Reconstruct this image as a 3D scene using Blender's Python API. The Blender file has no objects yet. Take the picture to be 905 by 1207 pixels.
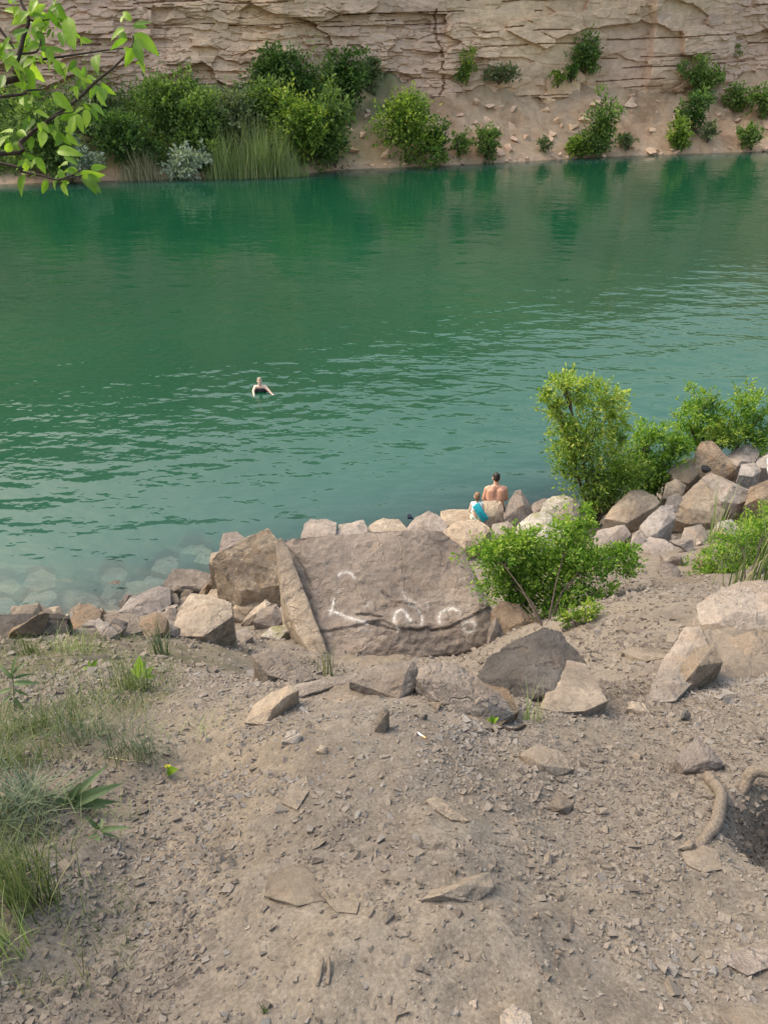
import bpy, bmesh, math, random
import numpy as np
from mathutils import Vector, Matrix, Euler

# ------------------------------------------------------------------ camera / world / sun / exposure
scene = bpy.context.scene
COL = scene.collection
PITCH = math.radians(32.0); CAMZ = 9.0; FPX = 929.0; CX, CY = 452.5, 603.5
cam_d = bpy.data.cameras.new('camera'); cam = bpy.data.objects.new('camera', cam_d); COL.objects.link(cam)
cam.location = (0, 0, CAMZ); cam.rotation_euler = (math.pi/2 - PITCH, 0, 0)
cam_d.sensor_fit = 'VERTICAL'; cam_d.sensor_height = 36.0; cam_d.lens = FPX/1207*36.0
cam_d.clip_start = 0.05; cam_d.clip_end = 1000
scene.camera = cam

SUN_EL = math.radians(52); SUN_AZ = math.radians(-68)       # azimuth from +Y, clockwise
world = bpy.data.worlds.new('World'); scene.world = world; world.use_nodes = True
wn = world.node_tree.nodes; wl = world.node_tree.links
sky = wn.new('ShaderNodeTexSky'); sky.sky_type = 'NISHITA'; sky.sun_disc = False
sky.sun_elevation = SUN_EL; sky.sun_rotation = SUN_AZ; sky.dust_density = 7.0; sky.air_density = 2.2; sky.ozone_density = 1.0
wn['Background'].inputs['Strength'].default_value = 0.15
wl.new(sky.outputs[0], wn['Background'].inputs['Color'])
sun_d = bpy.data.lights.new('sun', 'SUN'); sun_d.energy = 0.7; sun_d.angle = math.radians(14); sun_d.color = (1.0, 0.95, 0.87)
sun = bpy.data.objects.new('sun', sun_d); COL.objects.link(sun)
Ls = Vector((math.sin(SUN_AZ)*math.cos(SUN_EL), math.cos(SUN_AZ)*math.cos(SUN_EL), math.sin(SUN_EL)))
sun.rotation_euler = (-Ls).to_track_quat('-Z', 'Y').to_euler(); sun.location = (-20, -5, 40)
vs = scene.view_settings
vs.view_transform = 'Standard'; vs.look = 'None'; vs.gamma = 1.0; vs.exposure = 1.18; vs.use_curve_mapping = False
scene.render.engine = 'CYCLES'
scene.render.resolution_x = 767; scene.render.resolution_y = 1024
scene.cycles.max_bounces = 8; scene.cycles.transparent_max_bounces = 12

rng = np.random.default_rng(7)
random.seed(7)

# ------------------------------------------------------------------ noise (numpy)
def _hash(ix, iy, iz):
    h = (ix*374761393 + iy*668265263 + iz*2147483647 + 1442695041) & 0xFFFFFFFF
    h = ((h ^ (h >> 13))*1274126177) & 0xFFFFFFFF
    h = (h ^ (h >> 16)) & 0xFFFFFFFF
    return h.astype(np.float64)/4294967295.0*2 - 1
def vnoise(p):
    p = np.asarray(p, float); i = np.floor(p).astype(np.int64); f = p - i; f = f*f*f*(f*(f*6-15)+10)
    x, y, z = i[:, 0], i[:, 1], i[:, 2]; u, v, w = f[:, 0], f[:, 1], f[:, 2]
    def c(a, b, d): return _hash(x+a, y+b, z+d)
    return (((c(0,0,0)*(1-u)+c(1,0,0)*u)*(1-v)+(c(0,1,0)*(1-u)+c(1,1,0)*u)*v)*(1-w) +
            ((c(0,0,1)*(1-u)+c(1,0,1)*u)*(1-v)+(c(0,1,1)*(1-u)+c(1,1,1)*u)*v)*w)
def fbm(p, octv=4, gain=0.5):
    p = np.asarray(p, float); s = np.zeros(len(p)); a = 1.0; t = 0
    for k in range(octv):
        s += a*vnoise(p*2**k + 17.3*k); t += a; a *= gain
    return s/t
def sstep(a, b, x):
    t = np.clip((x-a)/(b-a), 0, 1); return t*t*(3-2*t)

# ------------------------------------------------------------------ pixel -> direction
SP, CP = math.sin(PITCH), math.cos(PITCH)
def ray(px, py):
    cx, cy = (px-CX)/FPX, (CY-py)/FPX
    return np.array([cx, cy*SP+CP, cy*CP-SP])
CAM = np.array([0, 0, CAMZ])
def atY(px, py, Y):
    d = ray(px, py); return CAM + d*(Y/d[1])
def atT(px, py, t): return CAM + ray(px, py)*t
def atZ(px, py, z):
    d = ray(px, py); return CAM + d*((z-CAMZ)/d[2])
def depth(p): return p[1]*CP - (p[2]-CAMZ)*SP
def proj(P):
    P = np.asarray(P, float) - CAM
    t = P[:, 1]*CP - P[:, 2]*SP; u = P[:, 1]*SP + P[:, 2]*CP
    return np.stack([CX+FPX*P[:, 0]/t, CY-FPX*u/t], 1)

# ------------------------------------------------------------------ terrain height
A = []   # anchors x,y,z : pixel on the slope + its forward distance
def anc(px, py, Y): A.append(atY(px, py, Y))
for px in (60, 250, 450, 650, 850):
    anc(px, 1207, 0.93); anc(px, 1000, 1.58)
for px, py, Y in [(450,868,2.33),(450,800,2.98),(250,868,2.36),(60,880,2.3),(650,868,2.36),(850,868,2.5),
                  (250,815,3.05),(60,830,2.95),(60,790,3.7),(60,765,4.6),(250,785,3.8),(250,763,5.6),(250,748,8.6),(60,742,8.6),
                  (700,820,3.1),(700,770,4.3),(700,730,5.9),(700,695,8.2),(840,790,3.7),(840,745,4.7),(880,700,6.2),(840,690,7.5),(740,665,10.2),
                  (860,640,10.8),(620,735,6.6)]:
    anc(px, py, Y)
A += [np.array(v) for v in [(-.6,4.3,4.55),(.5,4.3,4.55),(-.7,5.6,3.5),(.9,5.6,3.5),(-.7,7.2,2.45),(.6,7.2,2.45),(1.1,7.2,2.4),(-.5,9,1.5),(.8,9.2,1.5),
      (0,0,7.42),(-3,0,7.6),(3,0,7.5),(0,-3,8.6),(-4,-3,8.9),(4,-3,8.7),(-6,2,6.8),(6,2,6.6),(-6,5,4.6),(7,5,4.8),(-3,9.6,.75)]]
def shoreY(x): return 13.1 + 0.40*np.clip(x, -14, 14)
for x in (-9, -6, -3, 0, 3, 6, 9):
    s = shoreY(x)
    A += [np.array((x, s, 0.0)), np.array((x, s-1.6, 0.30)), np.array((x, s+2.5, -1.6)), np.array((x, s+8, -5))]
A += [np.array(v) for v in [(5,11.9,.75),(6.6,12.6,.8),(7.6,11.3,1.4),(9,8,2.9),(3.2,11.3,.9)]]
A = np.array(A)
def _tps(r2): return np.where(r2 > 1e-12, 0.5*r2*np.log(np.maximum(r2, 1e-12)), 0)
def _fit(A, lam=0.06):
    n = len(A); d2 = ((A[:, None, :2]-A[None, :, :2])**2).sum(-1)
    K = _tps(d2) + lam*np.eye(n); P = np.c_[np.ones(n), A[:, :2]]
    M = np.block([[K, P], [P.T, np.zeros((3, 3))]])
    s = np.linalg.solve(M, np.r_[A[:, 2], 0, 0, 0]); return s[:n], s[n:]
TW, TP = _fit(A)
def near_exact(x, y):
    xc = np.clip(x, -10, 10); yc = np.clip(y, -4, 22)
    z = TP[0] + TP[1]*xc + TP[2]*yc
    for k in range(len(A)):
        z = z + TW[k]*_tps((xc-A[k, 0])**2 + (yc-A[k, 1])**2)
    z = z - np.maximum(y-22, 0)*0.5
    return np.maximum(z, -7.5)
_gx = np.arange(-10, 10.05, 0.08); _gy = np.arange(-4, 22.05, 0.08)
_GX, _GY = np.meshgrid(_gx, _gy); _G = near_exact(_GX, _GY)
def near_base(x, y):
    u = np.clip((x+10)/0.08, 0, len(_gx)-1.001); v = np.clip((np.minimum(y, 22)+4)/0.08, 0, len(_gy)-1.001)
    i = u.astype(int); j = v.astype(int); a = u-i; b = v-j
    z = (_G[j, i]*(1-a)+_G[j, i+1]*a)*(1-b)+(_G[j+1, i]*(1-a)+_G[j+1, i+1]*a)*b
    return np.maximum(z-np.maximum(y-22, 0)*0.5, -7.5)
# far shoreline from the waterline seen in the photograph
FS = np.array([atZ(px, py, 0)[:2] for px, py in [(0,217),(150,212),(330,208),(400,200),(520,195),(620,190),(700,185),(905,178)]])
FS = np.vstack([[FS[0, 0]-60, FS[0, 1]-6], FS, [FS[-1, 0]+60, FS[-1, 1]+4]])
def farY(x): return np.interp(x, FS[:, 0], FS[:, 1])
def _ridge(x, y, d):
    q = np.stack([np.ravel(x)*0.9, np.ravel(y)*0.45, np.zeros(np.size(x))], 1); r_ = (0.5-np.abs(fbm(q, 4)))*1.2-.35
    return r_.reshape(np.shape(d)) if np.ndim(d) else r_[0]
def far_h(x, y):
    d = y - farY(x); q = np.stack([np.ravel(x)*0.25, np.ravel(y)*0.25, np.zeros(np.size(x))], 1)
    n = fbm(q, 4).reshape(np.shape(d)) if np.ndim(d) else fbm(q, 4)[0]
    return np.where(d < 0, np.maximum(d*0.8, -7.5), np.minimum(d, .7)*0.75 + np.maximum(d-.7, 0)*0.62 + (n*1.5+0.55*_ridge(x, y, d))*np.clip(d/3.5, 0, 1))
PIT = None
def H(x, y, fine=True):
    x = np.atleast_1d(np.asarray(x, float)); y = np.atleast_1d(np.asarray(y, float))
    sh = x.shape; x = x.ravel(); y = y.ravel()
    z = near_base(x, y)
    if PIT is not None:
        dx = (x-PIT[0]); dy = (y-PIT[1])
        wob = fbm(np.stack([x*5, y*5, x*0+3], 1), 3)*0.10
        r = np.sqrt((dx/0.34)**2 + (dy/0.30)**2) + wob
        z = z - 0.32*(1-sstep(0.35, 1.15, r))
    if fine:
        p = np.stack([x, y, np.zeros_like(x)], 1); nr = 1-sstep(10, 14, y)
        fg = sstep(0.6, 1.3, y)*(1-sstep(2.1, 2.9, y))
        z = z + fg*(0.10*np.exp(-((x-0.10)/0.45)**2) - 0.09*np.exp(-((x+0.62+0.1*y)/0.30)**2) - 0.05*np.exp(-((x-1.0-.1*y)/0.3)**2))
        z = z + nr*(0.07*fbm(p*1.6, 3) + 0.034*fbm(p*5+5, 3) + 0.009*fbm(p*16, 2))
    fm = y > 35
    if fm.any(): z = np.where(fm, 0, z); z[fm] = far_h(x[fm], y[fm])
    return z.reshape(sh)
def hit(px, py):
    d = ray(px, py); t = 0.6; pt = t
    ts = 0.6*1.018**np.arange(310)
    P = CAM[None]+ts[:, None]*d[None]
    below = np.nonzero(P[:, 2] < H(P[:, 0], P[:, 1]))[0]
    if len(below) == 0: return atT(px, py, 60)
    k = below[0]; a, b = (ts[k-1] if k else 0.3), ts[k]
    for _ in range(12):
        m = (a+b)/2; p = CAM+m*d
        if p[2] < H(p[0], p[1])[0]: b = m
        else: a = m
    return CAM+b*d
_pit = hit(905, 985); PIT = (float(_pit[0])+0.24, float(_pit[1])+0.02)

# ------------------------------------------------------------------ materials
def newmat(name):
    m = bpy.data.materials.new(name); m.use_nodes = True
    nt = m.node_tree; nt.nodes.clear(); return m, nt, nt.nodes, nt.links
def N(ns, t, **kw):
    n = ns.new('ShaderNode'+t)
    for k, v in kw.items():
        if k in n.inputs.keys(): n.inputs[k].default_value = v
        else: setattr(n, k, v)
    return n
def ramp(ns, stops):
    r = ns.new('ShaderNodeValToRGB'); e = r.color_ramp.elements
    while len(e) < len(stops): e.new(0.5)
    for k, (p, c) in enumerate(stops): e[k].position = p; e[k].color = (*c, 1) if len(c) == 3 else c
    return r
def noise(ns, ls, co, scale, detail=4, rough=0.55):
    n = N(ns, 'TexNoise', Scale=scale, Detail=detail, Roughness=rough); ls.new(co, n.inputs['Vector']); return n
def mixc(ns, ls, fac, a, b, mode='MIX'):
    m = ns.new('ShaderNodeMix'); m.data_type = 'RGBA'; m.blend_type = mode
    for s, v in ((0, fac), (6, a), (7, b)):
        if hasattr(v, 'links'): ls.new(v, m.inputs[s])
        elif isinstance(v, (int, float)): m.inputs[s].default_value = v
        else: m.inputs[s].default_value = (*v, 1)
    return m.outputs[2]
def out(ns, ls, sh): o = ns.new('ShaderNodeOutputMaterial'); ls.new(sh, o.inputs['Surface']); return o
def bumpnode(ns, ls, h, strength=0.5, dist=0.01):
    b = N(ns, 'Bump', Strength=strength, Distance=dist); ls.new(h, b.inputs['Height']); return b.outputs[0]

def rock_mat(name, c1, c2, stain=(0.42, 0.25, 0.12), stain_amt=0.35, dust=0.35, dustc=(0.36, 0.29, 0.22), scale=1.0, paint=False, lichen=0.0):
    m, nt, ns, ls = newmat(name)
    geo = ns.new('ShaderNodeNewGeometry'); info = ns.new('ShaderNodeObjectInfo')
    co = geo.outputs['Position']
    n1 = noise(ns, ls, co, 1.7*scale, 6, 0.62); n2 = noise(ns, ls, co, 11*scale, 6, 0.7); n3 = noise(ns, ls, co, 60*scale, 4, 0.7); n4 = noise(ns, ls, co, 3.1*scale, 5, 0.6)
    r1 = ramp(ns, [(0.36, c1), (0.64, c2)]); ls.new(n1.outputs['Fac'], r1.inputs['Fac'])
    sp = ramp(ns, [(0.3, (0.5, 0.5, 0.5)), (0.7, (1.35, 1.35, 1.35))]); ls.new(n2.outputs['Fac'], sp.inputs['Fac'])
    c = mixc(ns, ls, 0.75, r1.outputs['Color'], sp.outputs['Color'], 'MULTIPLY')
    sp3 = ramp(ns, [(0.3, (0.7, 0.7, 0.7)), (0.7, (1.25, 1.25, 1.25))]); ls.new(n3.outputs['Fac'], sp3.inputs['Fac'])
    c = mixc(ns, ls, 0.6, c, sp3.outputs['Color'], 'MULTIPLY')
    sr = ramp(ns, [(0.52, (0, 0, 0)), (0.68, (1, 1, 1))]); ls.new(n4.outputs['Fac'], sr.inputs['Fac'])
    sm = N(ns, 'Math', operation='MULTIPLY'); ls.new(sr.outputs['Color'], sm.inputs[0]); sm.inputs[1].default_value = stain_amt
    c = mixc(ns, ls, sm.outputs[0], c, stain)
    sep = ns.new('ShaderNodeSeparateXYZ'); ls.new(geo.outputs['Normal'], sep.inputs[0])
    dr = N(ns, 'MapRange'); dr.inputs['From Min'].default_value = 0.55; dr.inputs['From Max'].default_value = 0.95; ls.new(sep.outputs['Z'], dr.inputs['Value'])
    dn = N(ns, 'Math', operation='MULTIPLY'); ls.new(dr.outputs[0], dn.inputs[0]); ls.new(n4.outputs['Fac'], dn.inputs[1])
    dm = N(ns, 'Math', operation='MULTIPLY'); ls.new(dn.outputs[0], dm.inputs[0]); dm.inputs[1].default_value = dust*1.6
    dm.use_clamp = True
    c = mixc(ns, ls, dm.outputs[0], c, dustc)
    if lichen:
        nl = noise(ns, ls, co, 7, 5, 0.7); lr = ramp(ns, [(0.5, (0, 0, 0)), (0.6, (1, 1, 1))]); ls.new(nl.outputs['Fac'], lr.inputs['Fac'])
        lm = N(ns, 'Math', operation='MULTIPLY'); ls.new(lr.outputs['Color'], lm.inputs[0]); lm.inputs[1].default_value = lichen
        c = mixc(ns, ls, lm.outputs[0], c, (0.34, 0.36, 0.13))
    n5 = noise(ns, ls, co, 0.8*scale, 4, 0.6); tv = ramp(ns, [(0.34, (0.62, 0.60, 0.60)), (0.62, (1.10, 1.08, 1.06))]); ls.new(n5.outputs['Fac'], tv.inputs['Fac']); c = mixc(ns, ls, 0.85, c, tv.outputs[0], 'MULTIPLY')
    n6 = noise(ns, ls, co, 5.0*scale, 5, 0.7); dk = ramp(ns, [(0.56, (1, 1, 1)), (0.70, (0.55, 0.52, 0.50))]); ls.new(n6.outputs['Fac'], dk.inputs['Fac']); c = mixc(ns, ls, 0.7, c, dk.outputs[0], 'MULTIPLY')
    # small tone shift for each stone
    hv = N(ns, 'HueSaturation'); ls.new(c, hv.inputs['Color'])
    mr = N(ns, 'MapRange'); mr.inputs['To Min'].default_value = 0.68; mr.inputs['To Max'].default_value = 0.98; ls.new(info.outputs['Random'], mr.inputs['Value'])
    ls.new(mr.outputs[0], hv.inputs['Value']); c = hv.outputs[0]
    if paint:
        at = N(ns, 'Attribute', attribute_name='paint'); pn = noise(ns, ls, co, 40, 4, 0.7)
        ad = N(ns, 'Math', operation='MULTIPLY_ADD'); ls.new(pn.outputs['Fac'], ad.inputs[0]); ad.inputs[1].default_value = 3.2; ad.inputs[2].default_value = -1.05
        mu = N(ns, 'Math', operation='MULTIPLY'); mu.use_clamp = True; ls.new(at.outputs['Fac'], mu.inputs[0]); ls.new(ad.outputs[0], mu.inputs[1])
        c = mixc(ns, ls, mu.outputs[0], c, (0.72, 0.71, 0.70))
    sz = ns.new('ShaderNodeSeparateXYZ'); ls.new(co, sz.inputs[0]); wz = N(ns, 'Math', operation='MULTIPLY_ADD'); ls.new(n4.outputs['Fac'], wz.inputs[0]); wz.inputs[1].default_value = -0.25; ls.new(sz.outputs['Z'], wz.inputs[2])
    wr = N(ns, 'MapRange'); ls.new(wz.outputs[0], wr.inputs['Value']); wr.inputs['From Min'].default_value = -0.06; wr.inputs['From Max'].default_value = 0.06; wr.inputs['To Min'].default_value = 0.55; wr.inputs['To Max'].default_value = 0.0
    wu = N(ns, 'MapRange'); ls.new(sz.outputs['Z'], wu.inputs['Value']); wu.inputs['From Min'].default_value = -0.12; wu.inputs['From Max'].default_value = -0.02; wm = N(ns, 'Math', operation='MULTIPLY'); ls.new(wr.outputs[0], wm.inputs[0]); ls.new(wu.outputs[0], wm.inputs[1])
    c = mixc(ns, ls, wm.outputs[0], c, (0.05, 0.045, 0.035))
    h = N(ns, 'Math', operation='MULTIPLY_ADD'); ls.new(n2.outputs['Fac'], h.inputs[0]); h.inputs[1].default_value = 1.6; ls.new(n3.outputs['Fac'], h.inputs[2])
    vt = N(ns, 'TexVoronoi', feature='DISTANCE_TO_EDGE', Scale=1.3*scale); dv = noise(ns, ls, co, 2.5, 4, 0.6); dx = N(ns, 'VectorMath', operation='MULTIPLY_ADD'); ls.new(dv.outputs['Color'], dx.inputs[0]); dx.inputs[1].default_value = (0.7, 0.7, 0.7); ls.new(co, dx.inputs[2]); ls.new(dx.outputs[0], vt.inputs['Vector'])
    vr = ramp(ns, [(0.0, (0, 0, 0)), (0.022, (1, 1, 1))]); ls.new(vt.outputs['Distance'], vr.inputs['Fac']); h2 = N(ns, 'Math', operation='MULTIPLY_ADD'); ls.new(vr.outputs[0], h2.inputs[0]); h2.inputs[1].default_value = 0.55; ls.new(h.outputs[0], h2.inputs[2]); h = h2
    b = N(ns, 'BsdfPrincipled', Roughness=0.9); ls.new(c, b.inputs['Base Color']); b.inputs['Specular IOR Level'].default_value = 0.25
    ls.new(bumpnode(ns, ls, h.outputs[0], 0.85, 0.03/scale), b.inputs['Normal'])
    out(ns, ls, b.outputs[0]); return m

def plain(name, c, rough=0.7, var=0.15, scale=8, bump=0.2, trans=0.0, spec=0.3):
    m, nt, ns, ls = newmat(name); geo = ns.new('ShaderNodeNewGeometry')
    n = noise(ns, ls, geo.outputs['Position'], scale, 4); lo = tuple(v*(1-var) for v in c); hi = tuple(min(1, v*(1+var)) for v in c)
    r = ramp(ns, [(0.35, lo), (0.65, hi)]); ls.new(n.outputs['Fac'], r.inputs['Fac'])
    b = N(ns, 'BsdfPrincipled', Roughness=rough); ls.new(r.outputs[0], b.inputs['Base Color']); b.inputs['Specular IOR Level'].default_value = spec
    if bump: ls.new(bumpnode(ns, ls, n.outputs['Fac'], bump, 0.01), b.inputs['Normal'])
    out(ns, ls, b.outputs[0]); return m

def leaf_mat(name, dark, mid, light, trans=0.35, attr=True, rough=0.55):
    m, nt, ns, ls = newmat(name)
    if attr: src = N(ns, 'Attribute', attribute_name='var').outputs['Fac']
    else: src = ns.new('ShaderNodeObjectInfo').outputs['Random']
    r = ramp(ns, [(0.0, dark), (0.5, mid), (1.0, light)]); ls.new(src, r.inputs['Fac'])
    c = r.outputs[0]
    if not attr:
        geo = ns.new('ShaderNodeNewGeometry'); nn = noise(ns, ls, geo.outputs['Position'], 45, 4)
        rr = ramp(ns, [(0.3, (0.75, 0.8, 0.7)), (0.7, (1.2, 1.15, 1.1))]); ls.new(nn.outputs['Fac'], rr.inputs['Fac'])
        c = mixc(ns, ls, 0.8, c, rr.outputs[0], 'MULTIPLY')
    b = N(ns, 'BsdfPrincipled', Roughness=rough); ls.new(c, b.inputs['Base Color']); b.inputs['Specular IOR Level'].default_value = 0.3
    t = ns.new('ShaderNodeBsdfTranslucent'); tc = mixc(ns, ls, 1.0, c, (1.1, 1.25, 0.6), 'MULTIPLY'); ls.new(tc, t.inputs['Color'])
    x = N(ns, 'MixShader'); x.inputs[0].default_value = trans; ls.new(b.outputs[0], x.inputs[1]); ls.new(t.outputs[0], x.inputs[2])
    out(ns, ls, x.outputs[0]); return m

def ground_mat():
    m, nt, ns, ls = newmat('dirt_slope'); geo = ns.new('ShaderNodeNewGeometry'); co = geo.outputs['Position']
    n0 = noise(ns, ls, co, 0.55, 5, 0.6); n1 = noise(ns, ls, co, 2.3, 6, 0.65); n2 = noise(ns, ls, co, 14, 6, 0.7); n3 = noise(ns, ls, co, 90, 4, 0.7)
    r = ramp(ns, [(0.30, (0.205, 0.165, 0.135)), (0.47, (0.305, 0.25, 0.20)), (0.62, (0.365, 0.305, 0.245)), (0.75, (0.325, 0.29, 0.26))]); ls.new(n1.outputs['Fac'], r.inputs['Fac'])
    g = ramp(ns, [(0.38, (0.24, 0.19, 0.15)), (0.50, (0.31, 0.275, 0.25)), (0.62, (0.37, 0.30, 0.23))]); ls.new(n0.outputs['Fac'], g.inputs['Fac'])
    c = mixc(ns, ls, 0.45, r.outputs[0], g.outputs[0])
    s = ramp(ns, [(0.3, (0.6, 0.6, 0.6)), (0.7, (1.3, 1.3, 1.3))]); ls.new(n2.outputs['Fac'], s.inputs['Fac'])
    c = mixc(ns, ls, 0.7, c, s.outputs[0], 'MULTIPLY')
    s3 = ramp(ns, [(0.3, (0.6, 0.6, 0.6)), (0.7, (1.35, 1.35, 1.35))]); ls.new(n3.outputs['Fac'], s3.inputs['Fac'])
    c = mixc(ns, ls, 0.7, c, s3.outputs[0], 'MULTIPLY')
    c = mixc(ns, ls, 1.0, c, (0.535, 0.545, 0.55), 'MULTIPLY')
    vg = N(ns, 'TexVoronoi', Scale=85.0); ls.new(co, vg.inputs['Vector']); vg2 = N(ns, 'TexVoronoi', Scale=210.0); ls.new(co, vg2.inputs['Vector'])
    bw = N(ns, 'RGBToBW'); ls.new(vg.outputs['Color'], bw.inputs[0]); gs = ramp(ns, [(0.1, (0.72, 0.70, 0.69)), (0.5, (1, 1, 1)), (0.9, (1.22, 1.21, 1.2))]); ls.new(bw.outputs[0], gs.inputs['Fac'])
    c = mixc(ns, ls, 0.5, c, gs.outputs[0], 'MULTIPLY')
    # darker humus and moss where the weeds grow
    hm = N(ns, 'Attribute', attribute_name='humus'); c = mixc(ns, ls, hm.outputs['Fac'], c, mixc(ns, ls, n2.outputs['Fac'], (0.06, 0.055, 0.035), (0.14, 0.125, 0.075)))
    h = N(ns, 'Math', operation='MULTIPLY_ADD'); ls.new(n2.outputs['Fac'], h.inputs[0]); h.inputs[1].default_value = 1.5; va = N(ns, 'Math', operation='MULTIPLY_ADD'); ls.new(vg.outputs['Distance'], va.inputs[0]); va.inputs[1].default_value = -0.45; vb = N(ns, 'Math', operation='MULTIPLY'); ls.new(vg2.outputs['Distance'], vb.inputs[0]); vb.inputs[1].default_value = -0.35; ls.new(vb.outputs[0], va.inputs[2]); ls.new(va.outputs[0], h.inputs[2])
    b = N(ns, 'BsdfPrincipled', Roughness=0.95); ls.new(c, b.inputs['Base Color']); b.inputs['Specular IOR Level'].default_value = 0.15
    ls.new(bumpnode(ns, ls, h.outputs[0], 0.38, 0.011), b.inputs['Normal']); out(ns, ls, b.outputs[0]); return m

def gravel_mat(name='gravel', stops=None):
    m, nt, ns, ls = newmat(name); at = N(ns, 'Attribute', attribute_name='var'); geo = ns.new('ShaderNodeNewGeometry')
    r = ramp(ns, stops or [(0.0, (0.17, 0.14, 0.12)), (0.3, (0.28, 0.235, 0.195)), (0.6, (0.36, 0.305, 0.25)), (0.85, (0.33, 0.305, 0.285)), (1.0, (0.44, 0.39, 0.34))])
    ls.new(at.outputs['Fac'], r.inputs['Fac']); n = noise(ns, ls, geo.outputs['Position'], 130, 3)
    s = ramp(ns, [(0.3, (0.75, 0.75, 0.75)), (0.7, (1.2, 1.2, 1.2))]); ls.new(n.outputs['Fac'], s.inputs['Fac'])
    c = mixc(ns, ls, 0.8, r.outputs[0], s.outputs[0], 'MULTIPLY'); c = mixc(ns, ls, 1.0, c, (0.56, 0.565, 0.58), 'MULTIPLY')
    b = N(ns, 'BsdfPrincipled', Roughness=0.9); ls.new(c, b.inputs['Base Color']); b.inputs['Specular IOR Level'].default_value = 0.2
    out(ns, ls, b.outputs[0]); return m

def cliff_mat():
    m, nt, ns, ls = newmat('cliff_rock'); geo = ns.new('ShaderNodeNewGeometry'); co = geo.outputs['Position']
    mp = ns.new('ShaderNodeMapping'); mp.inputs['Scale'].default_value = (0.35, 0.35, 1.6); ls.new(co, mp.inputs['Vector'])
    n0 = noise(ns, ls, co, 0.09, 4, 0.5); n1 = noise(ns, ls, mp.outputs[0], 0.7, 7, 0.65); n2 = noise(ns, ls, co, 2.2, 6, 0.7)
    mv = ns.new('ShaderNodeMapping'); mv.inputs['Scale'].default_value = (1.2, 1.2, 0.16); ls.new(co, mv.inputs['Vector'])
    n3 = noise(ns, ls, mv.outputs[0], 0.45, 5, 0.6)
    a = ramp(ns, [(0.30, (0.33, 0.255, 0.205)), (0.45, (0.47, 0.365, 0.275)), (0.58, (0.53, 0.42, 0.32)), (0.72, (0.40, 0.33, 0.295))]); ls.new(n1.outputs['Fac'], a.inputs['Fac'])
    g = ramp(ns, [(0.38, (0.54, 0.42, 0.30)), (0.48, (0.46, 0.36, 0.28)), (0.57, (0.36, 0.275, 0.26))]); ls.new(n0.outputs['Fac'], g.inputs['Fac'])
    c = mixc(ns, ls, 0.45, a.outputs[0], g.outputs[0])
    o = ramp(ns, [(0.60, (0, 0, 0)), (0.72, (1, 1, 1))]); ls.new(n3.outputs['Fac'], o.inputs['Fac'])
    om = N(ns, 'Math', operation='MULTIPLY'); ls.new(o.outputs[0], om.inputs[0]); om.inputs[1].default_value = 0.45
    c = mixc(ns, ls, om.outputs[0], c, (0.50, 0.33, 0.19))
    s = ramp(ns, [(0.3, (0.68, 0.68, 0.68)), (0.7, (1.25, 1.25, 1.25))]); ls.new(n2.outputs['Fac'], s.inputs['Fac'])
    c = mixc(ns, ls, 0.7, c, s.outputs[0], 'MULTIPLY'); c = mixc(ns, ls, 1.0, c, (1.34, 1.20, 1.10), 'MULTIPLY')
    b = N(ns, 'BsdfPrincipled', Roughness=0.92); ls.new(c, b.inputs['Base Color']); b.inputs['Specular IOR Level'].default_value = 0.2
    ls.new(bumpnode(ns, ls, n2.outputs['Fac'], 0.8, 0.12), b.inputs['Normal']); out(ns, ls, b.outputs[0]); return m

def bank_mat():
    m, nt, ns, ls = newmat('bank_earth'); geo = ns.new('ShaderNodeNewGeometry'); co = geo.outputs['Position']
    n1 = noise(ns, ls, co, 0.35, 7, 0.7); n2 = noise(ns, ls, co, 1.9, 6, 0.75)
    a = ramp(ns, [(0.34, (0.30, 0.215, 0.155)), (0.46, (0.43, 0.335, 0.25)), (0.57, (0.49, 0.41, 0.325)), (0.66, (0.36, 0.28, 0.215)), (0.76, (0.20, 0.20, 0.11))]); ls.new(n1.outputs['Fac'], a.inputs['Fac'])
    s = ramp(ns, [(0.3, (0.65, 0.65, 0.65)), (0.7, (1.25, 1.25, 1.25))]); ls.new(n2.outputs['Fac'], s.inputs['Fac'])
    c = mixc(ns, ls, 0.7, a.outputs[0], s.outputs[0], 'MULTIPLY')
    c = mixc(ns, ls, 1.0, c, (0.95, 0.82, 0.73), 'MULTIPLY'); gr = N(ns, 'Attribute', attribute_name='humus'); c = mixc(ns, ls, gr.outputs['Fac'], c, (0.12, 0.14, 0.06))
    b = N(ns, 'BsdfPrincipled', Roughness=0.95); ls.new(c, b.inputs['Base Color']); b.inputs['Specular IOR Level'].default_value = 0.15
    ls.new(bumpnode(ns, ls, n2.outputs['Fac'], 0.8, 0.15), b.inputs['Normal']); out(ns, ls, b.outputs[0]); return m

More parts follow.
